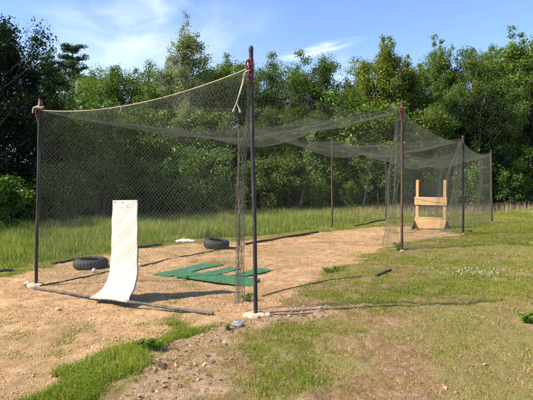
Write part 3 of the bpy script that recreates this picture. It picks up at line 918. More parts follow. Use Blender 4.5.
BUSHES = [
    ('bush_broad', 12, 15.2, 178, 1.0, 'bright broad leaved bush left of the left near cage pole'),
    ('bush_broad', -14, 14.5, 172, 1.0, 'broad leaved bush cut off by the left edge of the photo'),
    ('bush_dark', 62, 18, 165, 1.0, 'dark bush under the trees right of the left near pole'),
    ('bush_dark', 104, 19, 165, 1.0, 'dark bush behind the cream mat'),
    ('bush_dark', 150, 20.5, 165, 1.0, 'dark bush right of the cream mat under the trees'),
    ('bush_a', 204, 21, 150, 1.1, 'tall sunlit bush behind the tyre right of the middle of the front net'),
    ('bush_b', 188, 20.8, 186, 1.1, 'low sunlit bush left of the tall sunlit bush'),
    ('bush_b', 222, 21.5, 182, 1.0, 'sunlit bush just left of the second pole of the left row'),
    ('bush_dark', 262, 24, 160, 1.1, 'dark bush behind the near tall pole'),
    ('bush_dark', 292, 24.5, 158, 1.0, 'dark bush left of the third pole of the left row'),
    ('bush_a', 319, 24, 180, .8, 'small sunlit bush just left of the third pole of the left row'),
    ('bush_a', 349, 24.5, 182, .7, 'small sunlit bush just right of the third pole of the left row'),
    ('bush_dark', 366, 26, 160, 1.1, 'dark bush left of the fourth pole of the left row'),
    ('bush_dark', 404, 27, 160, 1.1, 'dark bush behind the right row rusty pole'),
    ('bush_a', 398, 26, 178, .8, 'pale green bush behind the gathered net left of the wooden target'),
    ('bush_b', 437, 26.5, 175, .8, 'green bush behind the wooden pitching target'),
    ('bush_b', 468, 26, 170, .9, 'sunlit bush between the third and fourth poles of the right row'),
    ('bush_a', 482, 26.5, 184, .8, 'small sunlit bush left of the last pole of the right row'),
    ('bush_b', 503, 27.5, 172, .75, 'sunlit bush right of the last pole of the right row'),
    ('bush_a', 524, 28.5, 176, .8, 'sunlit bush near the right edge of the photo'),
    ('bush_dark', 452, 28.5, 152, 1.2, 'dark bush behind the third pole of the right row'),
    ('bush_dark', 494, 30, 150, 1.2, 'dark bush behind the last pole of the right row'),
    ('bush_dark', 530, 31, 150, 1.2, 'dark bush by the right edge of the photo'),
    ('bush_b', 548, 29, 178, .9, 'sunlit bush beyond the right edge of the photo'),
]
for key, px, Y, top, wide, lab in BUSHES:
    plant(key, px, Y, top, wide, 'bush', lab, 'bushes along the edge of the wood', cat='bush')
for px, Y, top, lab, rz in ((300, 25, 128, 'slim pale sapling leaning right left of the third pole of the left row', 0.2),
                            (362, 25.5, 150, 'slim pale sapling leaning right by the fourth pole of the left row', -.3),
                            (380, 26, 150, 'slim upright pale sapling behind the gathered net', 1.7),
                            (428, 27, 118, 'slim pale sapling rising behind the wooden pitching target', 2.0)):
    plant('sapling', px, Y, top, .8, 'sapling', lab, 'saplings along the edge of the wood', rz)


def far_wood():
    """mass of the wood behind the front trees"""
    n = 3900; C = []; Nn = []; T = []
    x = rng.uniform(-34, 44, n)
    tl = np.interp(x, [-34, -20, -12, -8, -4.5, 0, 4, 9, 16, 30, 50], [14, 17, 20, 24, 28, 31, 33, 34, 36, 40, 46])
    y = tl + 1 + rng.random(n) * 7
    zmax = 5.2 + .9 * sstep(-6, 4, x) + .6 * np.sin(x * .7) + rng.normal(0, .5, n) + .05 * (y - tl)
    z = rng.random(n) ** .8 * zmax
    z[1700:] *= .55; z[2300:] = rng.random(n - 2300) * 1.7; y[1700:] += rng.uniform(-1.5, 1.5, n - 1700)
    for i in range(n):
        m = 90 if i < 2300 else 170; dv = rng.normal(0, 1, (m, 3)); dv /= np.linalg.norm(dv, axis=1, keepdims=True)
        C.append(np.array([x[i], y[i], z[i]]) + dv * (rng.random(m) ** .4 * 1.0)[:, None]); Nn.append(dv + rng.normal(0, .6, (m, 3)) + [0, 0, .4])
        T.append(np.clip(rng.normal(rng.uniform(.2, .8), .15, m), 0, 1))
    C = np.vstack(C); T = np.concatenate(T)
    leaves_obj('far_wood', C, np.vstack(Nn), rng.uniform(.07, .12, len(C)), M['leaf_deep'], T, None, .6, 'dark mass of the wood behind the front trees', 'wood')


far_wood()

# ------------------------------------------------------------------ cage poles
def fpt(foot, top=None, Y=None): return at(*foot)


# foot pixel, top pixel, radius, material, label
POLES = {
    'R0': ((256, 315), (251, 49), .0235, 'dark_steel', 'nearest and tallest dark steel pole, red strap and hanging rope at its top'),
    'R1': ((402, 251), (402, 102), .028, 'rust', 'rusty pole with a red strap on top, second of the right row'),
    'R2': ((463, 234), (463, 137), .030, 'dark_steel', 'dark pole right of the wooden pitching target, third of the right row'),
    'R3': ((492, 223), (491, 151), .028, 'rust', 'last pole of the right row, at the far right corner of the cage'),
    'L0': ((36, 285), (40, 101), .025, 'dark_steel', 'dark pole at the left near corner with a red and white knot on top'),
    'L1': ((239, 247), (239, 126), .026, 'rust', 'thin rusty pole behind the second tyre, second of the left row'),
    'L2': ((332, 229), (332, 139), .028, 'rust', 'thin dark pole in the grass, third of the left row'),
    'L3': ((386, 219), (386, 151), .030, 'dark_steel', 'last pole of the left row, at the far left corner of the cage'),
}
FT, TP = {}, {}
for k, (f, t, r, m, lab) in POLES.items():
    a = at(*f); b = atY(t[0], t[1], a.y); FT[k] = a; TP[k] = b
    e = empty('cage_pole', a)
    tag(e, lab, 'pole', 'upright poles of the batting cage')
    d = b - a; mb = MB()
    bend = .006 if k != 'R0' else .003
    pts = [d * (i / 10) + Vector((bend * math.sin(i * .9 + len(lab)), bend * math.cos(i * .7), 0)) * (1 if 0 < i < 10 else 0) for i in range(11)]
    pts[0] = Vector((0, 0, -.25)) - d * .0
    mb.tube([pts[0]] + pts[1:], r, 14)
    mb.build('shaft', M[m], e)
    cp = MB(); top = d
    cp.lathe([(.001, .0), (r * 1.12, .0), (r * 1.14, .03), (r * 1.0, .05), (r * .6, .062), (.001, .067)], 14, top - Vector((0, 0, .03)), False)
    cp.build('cap', M['dark_steel'], e)
    if k in ('R0', 'L0', 'R1', 'R2'):
        st = MB()
        for q in range(5 if k == 'R0' else 3):
            zc = d - Vector((0, 0, (.04 if k == 'L0' else .13) + (.04 if k != 'R0' else .052) * q + .01 * math.sin(q * 5)))
            prof = [(r + .001, -.024), (r + .006, -.018), (r + .006, .018), (r + .001, .024)]
            st.lathe(prof, 14, zc + Vector((random.uniform(-.004, .004), 0, 0)), True)
        # knot and short tails of the strap
        st.tube([d + Vector((-r, -.02, -.12)), d + Vector((-r - .03, -.03, -.15)), d + Vector((-r - .03, -.03, -.20)), d + Vector((-r - .01, -.03, -.24))], .012, 8)
        st.tube([d + Vector((-r, -.02, -.18)), d + Vector((-r - .02, -.03, -.24)), d + Vector((-r - .015, -.03, -.33))], .007, 6)
        st.build('strap', M['strap'], e)
    ft = MB(); n = 16; prof = []
    rad = .13 if k in ('R0', 'L0') else .045
    prof = [(r, .03), (rad * .6, .035), (rad, .012), (rad * 1.15, -.05)]
    ft.lathe(prof, n, (0, 0, 0), False)
    ft.v = [(x * (1 + .16 * math.sin(x * 40 + y * 30)), y * (1 + .16 * math.cos(y * 35 + x * 9)), z + .004 * math.sin(70 * x + 50 * y)) for x, y, z in ft.v]
    ft.build('footing', M['concrete'], e)
    if k == 'L0':
        kn = MB(); z = d - Vector((0, 0, .10))
        kn.tube([z + Vector((-.09, -.03, -.01)), z + Vector((-.03, -.045, .0)), z + Vector((.04, -.045, -.01)), z + Vector((.07, -.03, .0))], [.012, .02, .02, .012], 8)
        kn.tube([z + Vector((-.09, -.03, -.01)), z + Vector((-.10, -.035, -.09))], [.010, .012], 6)
        kn.tube([z + Vector((.0, -.045, .0)), z + Vector((.02, -.05, .09)), z + Vector((.05, -.04, .05))], [.012, .010, .008], 6)
        kn.build('knot', M['rope'], e)

# ------------------------------------------------------------------ netting
NETR = .00105


def lattice(P, nu, nv, radius, skip=None):
    """P(u,v) arrays -> positions; threads along both diagonals, as three sided prisms"""
    i, j = np.meshgrid(np.arange(nu + 1), np.arange(nv + 1), indexing='ij')
    pos = P(i / nu, j / nv)                                     # (nu+1, nv+1, 3)
    pos = pos + rng.normal(0, .0028, pos.shape)                 # uneven knots
    sel = (i[:-1, :-1] + j[:-1, :-1]) % 2 == 0
    A, Bv = [], []
    ii, jj = np.nonzero(sel); A.append(pos[ii, jj]); Bv.append(pos[ii + 1, jj + 1])
    ii, jj = np.nonzero(~sel); A.append(pos[ii + 1, jj]); Bv.append(pos[ii, jj + 1])
    a = np.vstack(A); b = np.vstack(Bv)
    # border threads
    for e in (pos[:, 0], pos[:, -1], pos[0], pos[-1]):
        a = np.vstack([a, e[:-1]]); b = np.vstack([b, e[1:]])
    return threads(a, b, radius)


def threads(a, b, radius):
    d = b - a; L = np.linalg.norm(d, axis=1, keepdims=True); ok = (L[:, 0] > 1e-4); a, b, d, L = a[ok], b[ok], d[ok], L[ok]
    d = d / L
    up = np.where(np.abs(d[:, 2:3]) < .9, np.array([[0, 0, 1.0]]), np.array([[1.0, 0, 0]]))
    u = np.cross(d, up); u /= np.linalg.norm(u, axis=1, keepdims=True); w = np.cross(d, u)
    v = []
    for P_ in (a, b):
        for k in range(3):
            an = 2 * math.pi * k / 3
            v.append(P_ + (u * math.cos(an) + w * math.sin(an)) * radius)
    v = np.stack(v, 1).reshape(-1, 3)
    f = np.array([[0, 1, 4, 3], [1, 2, 5, 4], [2, 0, 3, 5]])
    f = (np.arange(len(a))[:, None, None] * 6 + f[None]).reshape(-1, 4)
    return v, f


netroot = empty('batting_net', cage(SP * 1.5, WID / 2))
tag(netroot, 'big sagging mesh net tied to the poles as roof and walls of the cage', 'net')
netroot_loc = np.array(netroot.location)


def net_part(name, P, lu, lv, cell=.036, radius=NETR):
    nu, nv = int(lu / cell), int(lv / cell)
    v, f = lattice(P, nu, nv, radius)
    return np_mesh(name, v - netroot_loc, [f], M['net'], netroot)


def A3(v): return np.array([v.x, v.y, v.z])


def att(k, drop): p = TP[k]; return np.array([p.x, p.y, p.z - drop])


TL = [att('L0', .14), att('L1', .06), att('L2', .08), att('L3', .10)]
TR = [att('R0', .20), att('R1', .12), att('R2', .06), att('R3', .05)]


def edge(T, v, sag, pw):
    """v in 0..3 along a row of pole tops, sagging between them"""
    v = np.clip(v, 0, 2.99999); k = np.floor(v).astype(int); t = (v - k)[..., None]
    T = np.array(T); S = np.array(sag)[k][..., None]
    p = T[k] * (1 - t) + T[k + 1] * t
    dz = S * (4 * t * (1 - t)) ** pw
    p = p - np.concatenate([np.zeros_like(dz), np.zeros_like(dz), dz], -1)
    return p


def el(v): return edge(TL, v, (.14, .10, .10), .7)
def er(v): return edge(TR, v, (.26, .24, .24), .5)


def front_top(u):
    """the sagging rope between the two near poles, u from left to right"""
    a, b = TL[0], TR[0]; u = u[..., None]
    return a * (1 - u) + b * u - np.concatenate([u * 0, u * 0, .17 * (4 * u * (1 - u))], -1)


def roofP(u, v):                                                # u along (0..1 -> 0..3), v across
    s = u * 3
    L = el(s); R = er(s); t = v[..., None]
    p = L * (1 - t) + R * t
    # shape of the first row follows the front rope
    fr = front_top(v); w = np.clip(1 - s * 2.2, 0, 1)[..., None] ** 2
    sagm = .08 + .27 * np.abs(np.sin(np.pi * s)) ** .8 + .12 * (s > 1) * np.abs(np.sin(np.pi * s))
    wr = .05 * np.sin(s * 9 + 6 * v) + .035 * np.sin(s * 21 - 9 * v) + .05 * np.sin(5 * s - 14 * v)
    dz = (sagm[..., None] + wr[..., None] * 1.1) * (4 * t * (1 - t)) ** .8
    p = p - np.concatenate([dz * 0, dz * 0, dz], -1)
    return p * (1 - w) + fr * w


net_part('roof_panel', roofP, SP * 3 * 1.03, WID * 1.08, .034, .00115)

# slab profile needed by the front net
OUTX, OUTY = -AX, -AY                                           # outward of the front wall (toward the camera)
n_front = np.array([OUTX, OUTY, 0])


def frontP(u, v):                                               # v 0 top .. 1 bottom
    uu = u + .016 * np.sin(7 * v + 3 * u + .6) * np.sin(math.pi * np.clip(u, 0, 1)) + .006 * np.sin(17 * v - 9 * u)
    v = v + .018 * np.sin(9 * u + 2 * v) * np.sin(math.pi * np.clip(v, 0, 1))
    uu = uu * (.985 - .016 * np.sin(math.pi * v)) + .012 + .018 * np.sin(math.pi * v) * (1 - u) ** 3
    top = front_top(uu); L, R = A3(FT['L0']), A3(FT['R0'])
    bot = L * (1 - uu[..., None]) + R * uu[..., None]; bot[..., 2] = G(bot[..., 0], bot[..., 1]) + .05
    vv = v[..., None]; p = top * (1 - vv) + bot * vv
    # the net is pushed out by the mat and billows a little
    near = np.exp(-((uu - .475) / .13) ** 2)
    hgt = p[..., 2]
    push = near * (.055 + .42 * np.clip((.62 - hgt) / .62, 0, 1) ** 1.5)
    lift = near * np.clip((.62 - hgt) / .62, 0, 1) * .10
    bil = .06 * np.sin(math.pi * v) * np.sin(uu * 7 + 1) + .03 * np.sin(uu * 19 + v * 4) * v * (1 - v) * 2
    p = p + n_front * (push + bil * (1 - near))[..., None]
    p[..., 2] += lift
    # the right end of the wall is pulled towards the bundle beside the pole
    pull = np.clip((uu - .86) / .14, 0, 1) ** 1.5 * .22 * np.sin(math.pi * np.clip(v, 0, 1) ** .6)
    p[..., 0] -= pull * .8345; p[..., 1] += pull * .551
    return p


net_part('front_wall_panel', frontP, WID, 3.0, .031, .0008)


def wall(T, F0, F1, s0, s1, edgef, lo=.03, bulge=.10, ph=0.0):
    def P(u, v):
        s = s0 + (s1 - s0) * u
        top = edgef(s); a = A3(FT[F0]); b = A3(FT[F1])
        uu = ((s - s0) / (s1 - s0))[..., None]
        bot = a * (1 - uu) + b * uu; bot[..., 2] = G(bot[..., 0], bot[..., 1]) + lo
        vv = v[..., None]; p = top * (1 - vv) + bot * vv
        b_ = bulge * np.sin(math.pi * v) * (.6 * np.sin(s * 5 + ph) + .4 * np.sin(s * 13 + 2 * v + ph))
        p[..., 0] += NX * b_; p[..., 1] += NY * b_
        return p
    return P


net_part('left_wall_panel', wall(TL, 'L0', 'L3', 0, 3, el), SP * 3, 2.75, .040)
net_part('right_wall_panel', wall(TR, 'R1', 'R3', 1, 2.9999, er, .04, .14, 1.0), SP * 2, 2.7, .038, .0015)


def backP(u, v):
    a, b = TL[3], TR[3]; uu = u[..., None]
    top = a * (1 - uu) + b * uu; top[..., 2] -= .30 * (4 * u * (1 - u)) ** .7
    fa, fb = A3(FT['L3']), A3(FT['R3']); bot = fa * (1 - uu) + fb * uu; bot[..., 2] = G(bot[..., 0], bot[..., 1]) + .04
    vv = v[..., None]; p = top * (1 - vv) + bot * vv
    bl = .12 * np.sin(math.pi * v) * np.sin(u * 11)
    return p + np.array([AX, AY, 0]) * bl[..., None]


net_part('back_wall_panel', backP, WID, 2.7, .040, .0017)


def bundle(name, pts, wid, cell_n, turns=1.0, fold=5, depth=.05):
    """a wall of net gathered into a hanging fold that follows the given points"""
    pts = np.array(pts); seg = np.linspace(0, 1, len(pts)); wid = np.array(wid)
    def P(u, v):
        c = np.stack([np.interp(v, seg, pts[:, k]) for k in range(3)], -1)
        w = np.interp(v, seg, wid)
        x = (u - .5) * w + .02 * np.sin(9 * v + 5 * u) * w / .2; y = depth * np.sin(u * math.pi * fold + v * turns) * (w / wid.max()) ** .5
        c[..., 0] += NX * x + AX * y; c[..., 1] += NY * x + AY * y
        return c
    L = float(np.sum(np.linalg.norm(np.diff(pts, axis=0), axis=1)))
    v, f = lattice(P, cell_n, int(L / .045), .0017)
    return np_mesh(name, v - netroot_loc, [f], M['net'], netroot)


f0, t0 = A3(FT['R0']), TR[0]
Y0 = FT['R0'].y
bundle('gathered_panel', [A3(atY(250, 68, Y0)), A3(atY(249.5, 105, Y0 + .03)), A3(atY(248, 130, Y0 + .06)), A3(atY(242, 150, Y0 + .12)), A3(atY(240, 205, Y0 + .16)), A3(atY(239.5, 262, Y0 + .18)), A3(atY(239, 303, Y0 + .18))],
       [.04, .06, .07, .10, .15, .12, .11], 26)
Y1 = FT['R1'].y
bundle('gathered_panel', [A3(atY(398, 118, Y1)), A3(atY(396, 150, Y1 + .05)), A3(atY(393, 180, Y1 + .1)), A3(atY(391, 215, Y1 + .1)), A3(atY(389, 247, Y1 + .1))],
       [.10, .20, .26, .30, .42], 40)
Y2 = FT['R2'].y
bundle('gathered_panel', [A3(atY(461, 142, Y2)), A3(atY(455, 165, Y2)), A3(atY(450, 195, Y2)), A3(atY(448, 231, Y2))], [.10, .30, .42, .60], 34)


# head ropes are parts of the net they carry
def rope(name, curve, r, mat='rope', n=60, parent=netroot):
    pts = curve(np.linspace(0, 1, n)); mb = MB()
    mb.tube([Vector(p - netroot_loc) for p in pts], r, 6)
    return mb.build(name, M[mat], parent)


rope('head_rope', front_top, .0065)
rope('edge_cord', lambda t: er(t * 2.9999), .0035, 'net', 120)
rope('edge_cord', lambda t: el(t * 2.9999), .005, 'net', 120)
for k in (1, 2):
    rope('cross_cord', lambda t, k=k: TL[k] * (1 - t[..., None]) + TR[k] * t[..., None] - np.stack([t * 0, t * 0, .10 * 4 * t * (1 - t)], -1), .004, 'net', 40)
rope('edge_cord', lambda t: backP(t, t * 0), .004, 'net', 40)
# little white tag of cloth tied on the front rope
tg = MB(); pt = front_top(np.array([.47]))[0] - netroot_loc
tg.tube([pt + [0, 0, .0], pt + [-.01, -.01, -.04], pt + [-.03, -.01, -.09]], [.012, .016, .004], 6, squash=.5)
tg.build('rope_tag', M['rope'], netroot)

# rope with two frayed ends hanging from the near pole
def hanging_rope():
    e = empty('hanging_rope', atY(246, 68, Y0 - .02))
    tag(e, 'pale rope with two frayed knotted ends hanging from the top of the nearest pole', 'rope')
    o = e.location
    mb = MB(); P = [(249, 66), (245, 74), (241, 88), (238.5, 97), (236.5, 103)]
    mb.tube([atY(*p, Y0 - .03) - o for p in P], [.007, .010, .008, .007, .007], 8)
    mb.tube([atY(250, 70, Y0 - .05) - o, atY(244, 73, Y0 - .05) - o, atY(243, 84, Y0 - .05) - o, atY(239, 96, Y0 - .04) - o], [.006] * 4, 8)
    mb.build('cord', M['rope'], e)
    for pp in ([(236.5, 103), (234.5, 108), (233, 112)], [(236.5, 103), (239, 108), (240.5, 112.5)]):
        m2 = MB(); m2.tube([atY(*p, Y0 - .03) - o for p in pp], [.006, .008, .014], 7); m2.build('frayed_end', M['rope'], e)


hanging_rope()


# ------------------------------------------------------------------ pipes and timbers on the ground
def lying(name, p, q, r, mat, label, cat, group=None, sagn=6, squash=1.0, lift=0.0):
    a, b = at(*p), at(*q); o = (a + b) / 2; mb = MB(); pts = []
    for i in range(sagn + 1):
        t = i / sagn; x = a.x * (1 - t) + b.x * t; y = a.y * (1 - t) + b.y * t
        pts.append(Vector((x, y, max(g1(x, y), (g1(a.x, a.y) * (1 - t) + g1(b.x, b.y) * t)) + r * .75 + lift + .006 * math.sin(i * 2.1))) - o)
    mb.tube(pts, [r * (1 + .06 * math.sin(i * 1.7)) for i in range(sagn + 1)], 12, squash=squash)
    ob = mb.build(name, M[mat], None); ob.location = o
    tag(ob, label, cat, group)
    return ob


lying('ground_pipe', (34, 289.5), (213, 315), .019, 'pipe', 'grey pipe lying along the foot of the front net under the cream mat', 'pipe')
TB = 'timbers lying along the grass edge behind the cage'
lying('timber_pole', (245, 245), (318, 232.5), .030, 'timber', 'dark timber on the ground between the second and third left poles', 'timber', TB)
lying('timber_pole', (354, 227), (386, 220), .032, 'timber', 'dark timber on the ground between the third and fourth left poles', 'timber', TB)
lying('timber_pole', (52, 265.5), (80, 259.5), .032, 'timber', 'dark timber on the grass edge just left of the first tyre', 'timber', TB)
lying('timber_pole', (137, 248.5), (161, 245.5), .035, 'timber', 'short dark timber right behind the cream mat', 'timber', TB)
lying('timber_pole', (7, 257.5), (49, 250), .025, 'timber', 'thin dark pole lying in the grass behind the left near pole', 'timber', TB)
lying('timber_pole', (-14, 274), (13, 271.5), .035, 'timber', 'dark timber end at the left edge of the photo', 'timber', TB)
lying('stick', (376, 277), (391, 270.5), .02, 'timber', 'short dark stick in the grass below the right row rusty pole', 'stick')
def ground_path(name, pix, r, mat, label, cat):
    P = [at(*p) for p in pix]; o = P[0].copy(); pts = []
    for i in range(len(P) - 1):
        for k in range(8):
            q = P[i].lerp(P[i + 1], k / 8); q.x += .02 * math.sin(3.1 * k + i * 2); q.z = g1(q.x, q.y) + r * .9 + .006; pts.append(q - o)
    mb = MB(); mb.tube(pts, r, 8); ob = mb.build(name, M[mat], None); ob.location = o
    return tag(ob, label, cat)


ground_path('fallen_cord', [(262, 297), (282, 291), (305, 286), (330, 280.5), (352, 278), (377, 276.5)], .008, 'timber', 'dark cord lying on the ground between the nearest pole and the short dark stick', 'cord')
ground_path('shadow_strip', [(268, 315), (290, 315.5), (318, 313.5)], .006, 'timber', 'thin dark strip standing in for the shadow of the nearest pole, right of its foot', 'shadow strip')  # thin dark tube laid as the cast shadow of the nearest pole
lying('ground_line', (40, 286.5), (236, 247.5), .012, 'timber', 'thin dark cable along the foot of the left net wall', 'cable', sagn=30)


# ------------------------------------------------------------------ tyres
def tyre(px, py, label, R=.33, W=.22, tilt=(0, 0), second=False):
    c = at(px, py)
    mb = MB(); n = 96; ro = R; ri = R * .58
    prof = [(ri, .015), (ri + .02, 0.0), (ri + .07, .0 - .004 + .004), (ro - .04, .006), (ro - .012, .028), (ro, .055), (ro + .004, W / 2), (ro, W - .055),
            (ro - .012, W - .028), (ro - .04, W - .006), (ri + .07, W), (ri + .02, W), (ri, W - .015), (ri + .012, W - .035), (ro - .035, W - .05), (ro - .022, W / 2), (ro - .035, .05), (ri + .012, .035)]
    mb.lathe(prof, n, (0, 0, 0), True)
    m = len(prof)
    vs = []
    for idx, (x, y, z) in enumerate(mb.v):
        k = idx // m; j = idx % m
        if j in (4, 5, 6, 7, 8) and k % 3 == 0:                   # tread blocks
            f = .972; x *= f; y *= f
        vs.append((x, y, z))
    mb.v = vs
    e = empty('tyre', c + Vector((0, 0, .0)), random.uniform(0, 3))
    e.rotation_euler = (tilt[0], tilt[1], 0)
    tag(e, label, 'tyre', 'old tyres lying in the cage')
    mb.build('tread', M['rubber'], e, True, 30)
    bead = MB()
    bead.lathe([(ri + .035, W + .001), (ri + .04, W + .007), (ri + .05, W + .007), (ri + .055, W + .001)], 64, (0, 0, 0), True)
    bead.lathe([(ro - .055, W - .003), (ro - .052, W + .003), (ro - .046, W + .003), (ro - .043, W - .003)], 64, (0, 0, 0), True)
    bead.build('sidewall_ring', M['rubber'], e)
    return e


tyre(91, 268, 'worn black tyre lying flat partly hidden by the cream mat', .315, .18)
tyre(216, 248, 'black tyre lying flat left of the thin rusty pole', .315, .21, (.05, .10))


# ------------------------------------------------------------------ cream mat curled over the pipe
def cream_mat():
    W = .60; th = .016
    # centre line: from the top down to the free lower edge, in (offset outward, height)
    base = at(119.5, 300)
    prof = [(-.05, 1.375), (-.045, 1.2), (-.035, 1.0), (-.03, .8), (-.028, .6), (-.02, .45), (.0, .32), (.045, .20), (.10, .135), (.18, .100), (.28, .088), (.38, .082)]
    prof = [(a - .06, h) for a, h in prof]
    # refine
    P = np.array(prof); t = np.linspace(0, 1, len(P)); tt = np.linspace(0, 1, 60)
    P = np.stack([np.interp(tt, t, P[:, 0]), np.interp(tt, t, P[:, 1])], 1)
    for _ in range(6): P[1:-1] = (P[:-2] + P[1:-1] * 2 + P[2:]) / 4
    nw = 14; rows = []
    nd = Vector((-AX, -AY, 0)); wd0 = Vector((NX, NY, 0))
    org = empty('rubber_mat', (base.x, base.y, base.z))
    tag(org, 'tall cream mat standing upright with its foot curled forward over the grey pipe', 'mat')
    top_v, bot_v = [], []
    for i, (a, h) in enumerate(P):
        k = i / 59
        tw = math.radians(-9) * (1 - k) * .6 + math.radians(11) * sstep(.75, 1, k)
        wd = Matrix.Rotation(tw, 3, 'Z') @ wd0; od = Matrix.Rotation(tw, 3, 'Z') @ nd
        w = W * (.93 + .09 * k)
        j0 = P[max(i - 1, 0)]; j1 = P[min(i + 1, 59)]; tg_ = Vector((j1[0] - j0[0], j1[1] - j0[1])).normalized()
        nrm = od * (-tg_.y) + Vector((0, 0, 1)) * tg_.x            # outward normal of the sheet
        shift = Vector((1, 0, 0)) * (.065 * float(sstep(.70, 1, k)))
        for j in range(nw + 1):
            u = j / nw - .5
            c = od * a + wd * (u * w) + Vector((0, 0, h + .02 * u * (1 - k))) + shift + od * (.018 * math.cos(u * 3) * (1 - k))
            c = c + nrm * (.003 * math.sin(h * 9 + u * 5) + .004 * math.sin(h * 21 - u * 8))
            top_v.append(c + nrm * th / 2); bot_v.append(c - nrm * th / 2)
    m = nw + 1; n = 60; mb = MB(); vs = top_v + bot_v; fs = []; N = n * m
    for i in range(n - 1):
        for j in range(nw):
            a = i * m + j
            fs.append((a, a + m, a + m + 1, a + 1)); fs.append((N + a, N + a + 1, N + a + m + 1, N + a + m))
    edge_loop = [j for j in range(m)] + [i * m + nw for i in range(1, n)] + [(n - 1) * m + j for j in range(nw - 1, -1, -1)] + [i * m for i in range(n - 2, 0, -1)]
    for q in range(len(edge_loop)):
        a, b = edge_loop[q], edge_loop[(q + 1) % len(edge_loop)]
        fs.append((a, b, N + b, N + a))
    mb.add(vs, fs)
    mb.build('sheet', M['slab'], org, True, 50)
    # dark rubber backing edge: thin layer behind the pale face
    b2 = MB(); off = []
    for v in bot_v: off.append(v)
    lay = []
    for i in range(n):
        for j in range(m):
            v = bot_v[i * m + j]; d = (bot_v[i * m + j] - top_v[i * m + j]).normalized()
            lay.append(v + d * .0015)
    lay2 = [l + (bot_v[q] - top_v[q]).normalized() * .007 for q, l in enumerate(lay)]
    fs = []
    for i in range(n - 1):
        for j in range(nw):
            a = i * m + j
            fs.append((a, a + m, a + m + 1, a + 1)); fs.append((N + a, N + a + 1, N + a + m + 1, N + a + m))
    for q in range(len(edge_loop)):
        a, b = edge_loop[q], edge_loop[(q + 1) % len(edge_loop)]
        fs.append((a, b, N + b, N + a))
    b2.add(lay + lay2, fs); b2.build('backing', M['rubber'], org, True, 50)
    # two dark rivets near the top edge
    for u in (-.10, .06):
        rv = MB(); c = nd * (-.05 + .02) + wd0 * u + Vector((0, 0, 1.345))
        rv.tube([c, c + nd * .012], [.009, .007], 10); rv.build('rivet', M['dark_steel'], org)


cream_mat()


# ------------------------------------------------------------------ green turf mats
def turf_mat(poly, label, lift=.0, th=.016):
    pts = [at(*p) for p in poly]; c = sum(pts, Vector()) / len(pts)
    zb = max(p.z for p in pts) + lift
    mb = MB(); n = len(pts)
    # subdivided quad, slightly uneven
    K = 12; L = 24; vs_t = []; vs_b = []
    p0, p1, p2, p3 = pts
    for i in range(L + 1):
        for j in range(K + 1):
            s = i / L; t = j / K
            q = (p0 * (1 - s) + p1 * s) * (1 - t) + (p3 * (1 - s) + p2 * s) * t
            ed = .004 * (vnoise(q.x, q.y, 20) - .5)
            z = zb + .012 * (vnoise(q.x, q.y, 3) - .5) - c.z
            vs_t.append(Vector((q.x - c.x + ed, q.y - c.y + ed, z + th))); vs_b.append(Vector((q.x - c.x, q.y - c.y, z - .02)))
    N = len(vs_t); m = K + 1; fs = []
    for i in range(L):
        for j in range(K):
            a = i * m + j; fs.append((a, a + m, a + m + 1, a + 1)); fs.append((N + a, N + a + 1, N + a + m + 1, N + a + m))
    el_ = [j for j in range(m)] + [i * m + K for i in range(1, L + 1)] + [L * m + j for j in range(K - 1, -1, -1)] + [i * m for i in range(L - 1, 0, -1)]
    for q in range(len(el_)):
        a, b = el_[q], el_[(q + 1) % len(el_)]; fs.append((a, N + a, N + b, b))
    mb.add(vs_t + vs_b, fs)
    o = mb.build('turf_mat', M['turf'], None, True, 40); o.location = c
    # pile: short upright fibres on the mat
    rg = np.random.default_rng(int(poly[0][0]))
    tag(o, label, 'mat', 'green turf mats on the cage floor')
    return o


turf_mat([(152.5, 275.4), (170, 277.2), (223.5, 265.4), (205.5, 263.6)], 'green turf strip furthest left of the turf mats')
turf_mat([(203, 274.2), (215.5, 275.9), (240.5, 269.2), (230, 267.4)], 'green turf strip in the middle of the turf mats')
turf_mat([(231, 276.2), (244, 277.6), (273.5, 270.8), (260, 268.8)], 'green turf strip furthest right of the turf mats', .0)
turf_mat([(174, 278.2), (254, 286.0), (260, 280.4), (189, 275.0)], 'long green turf strip across the near ends of the other strips', -.004)


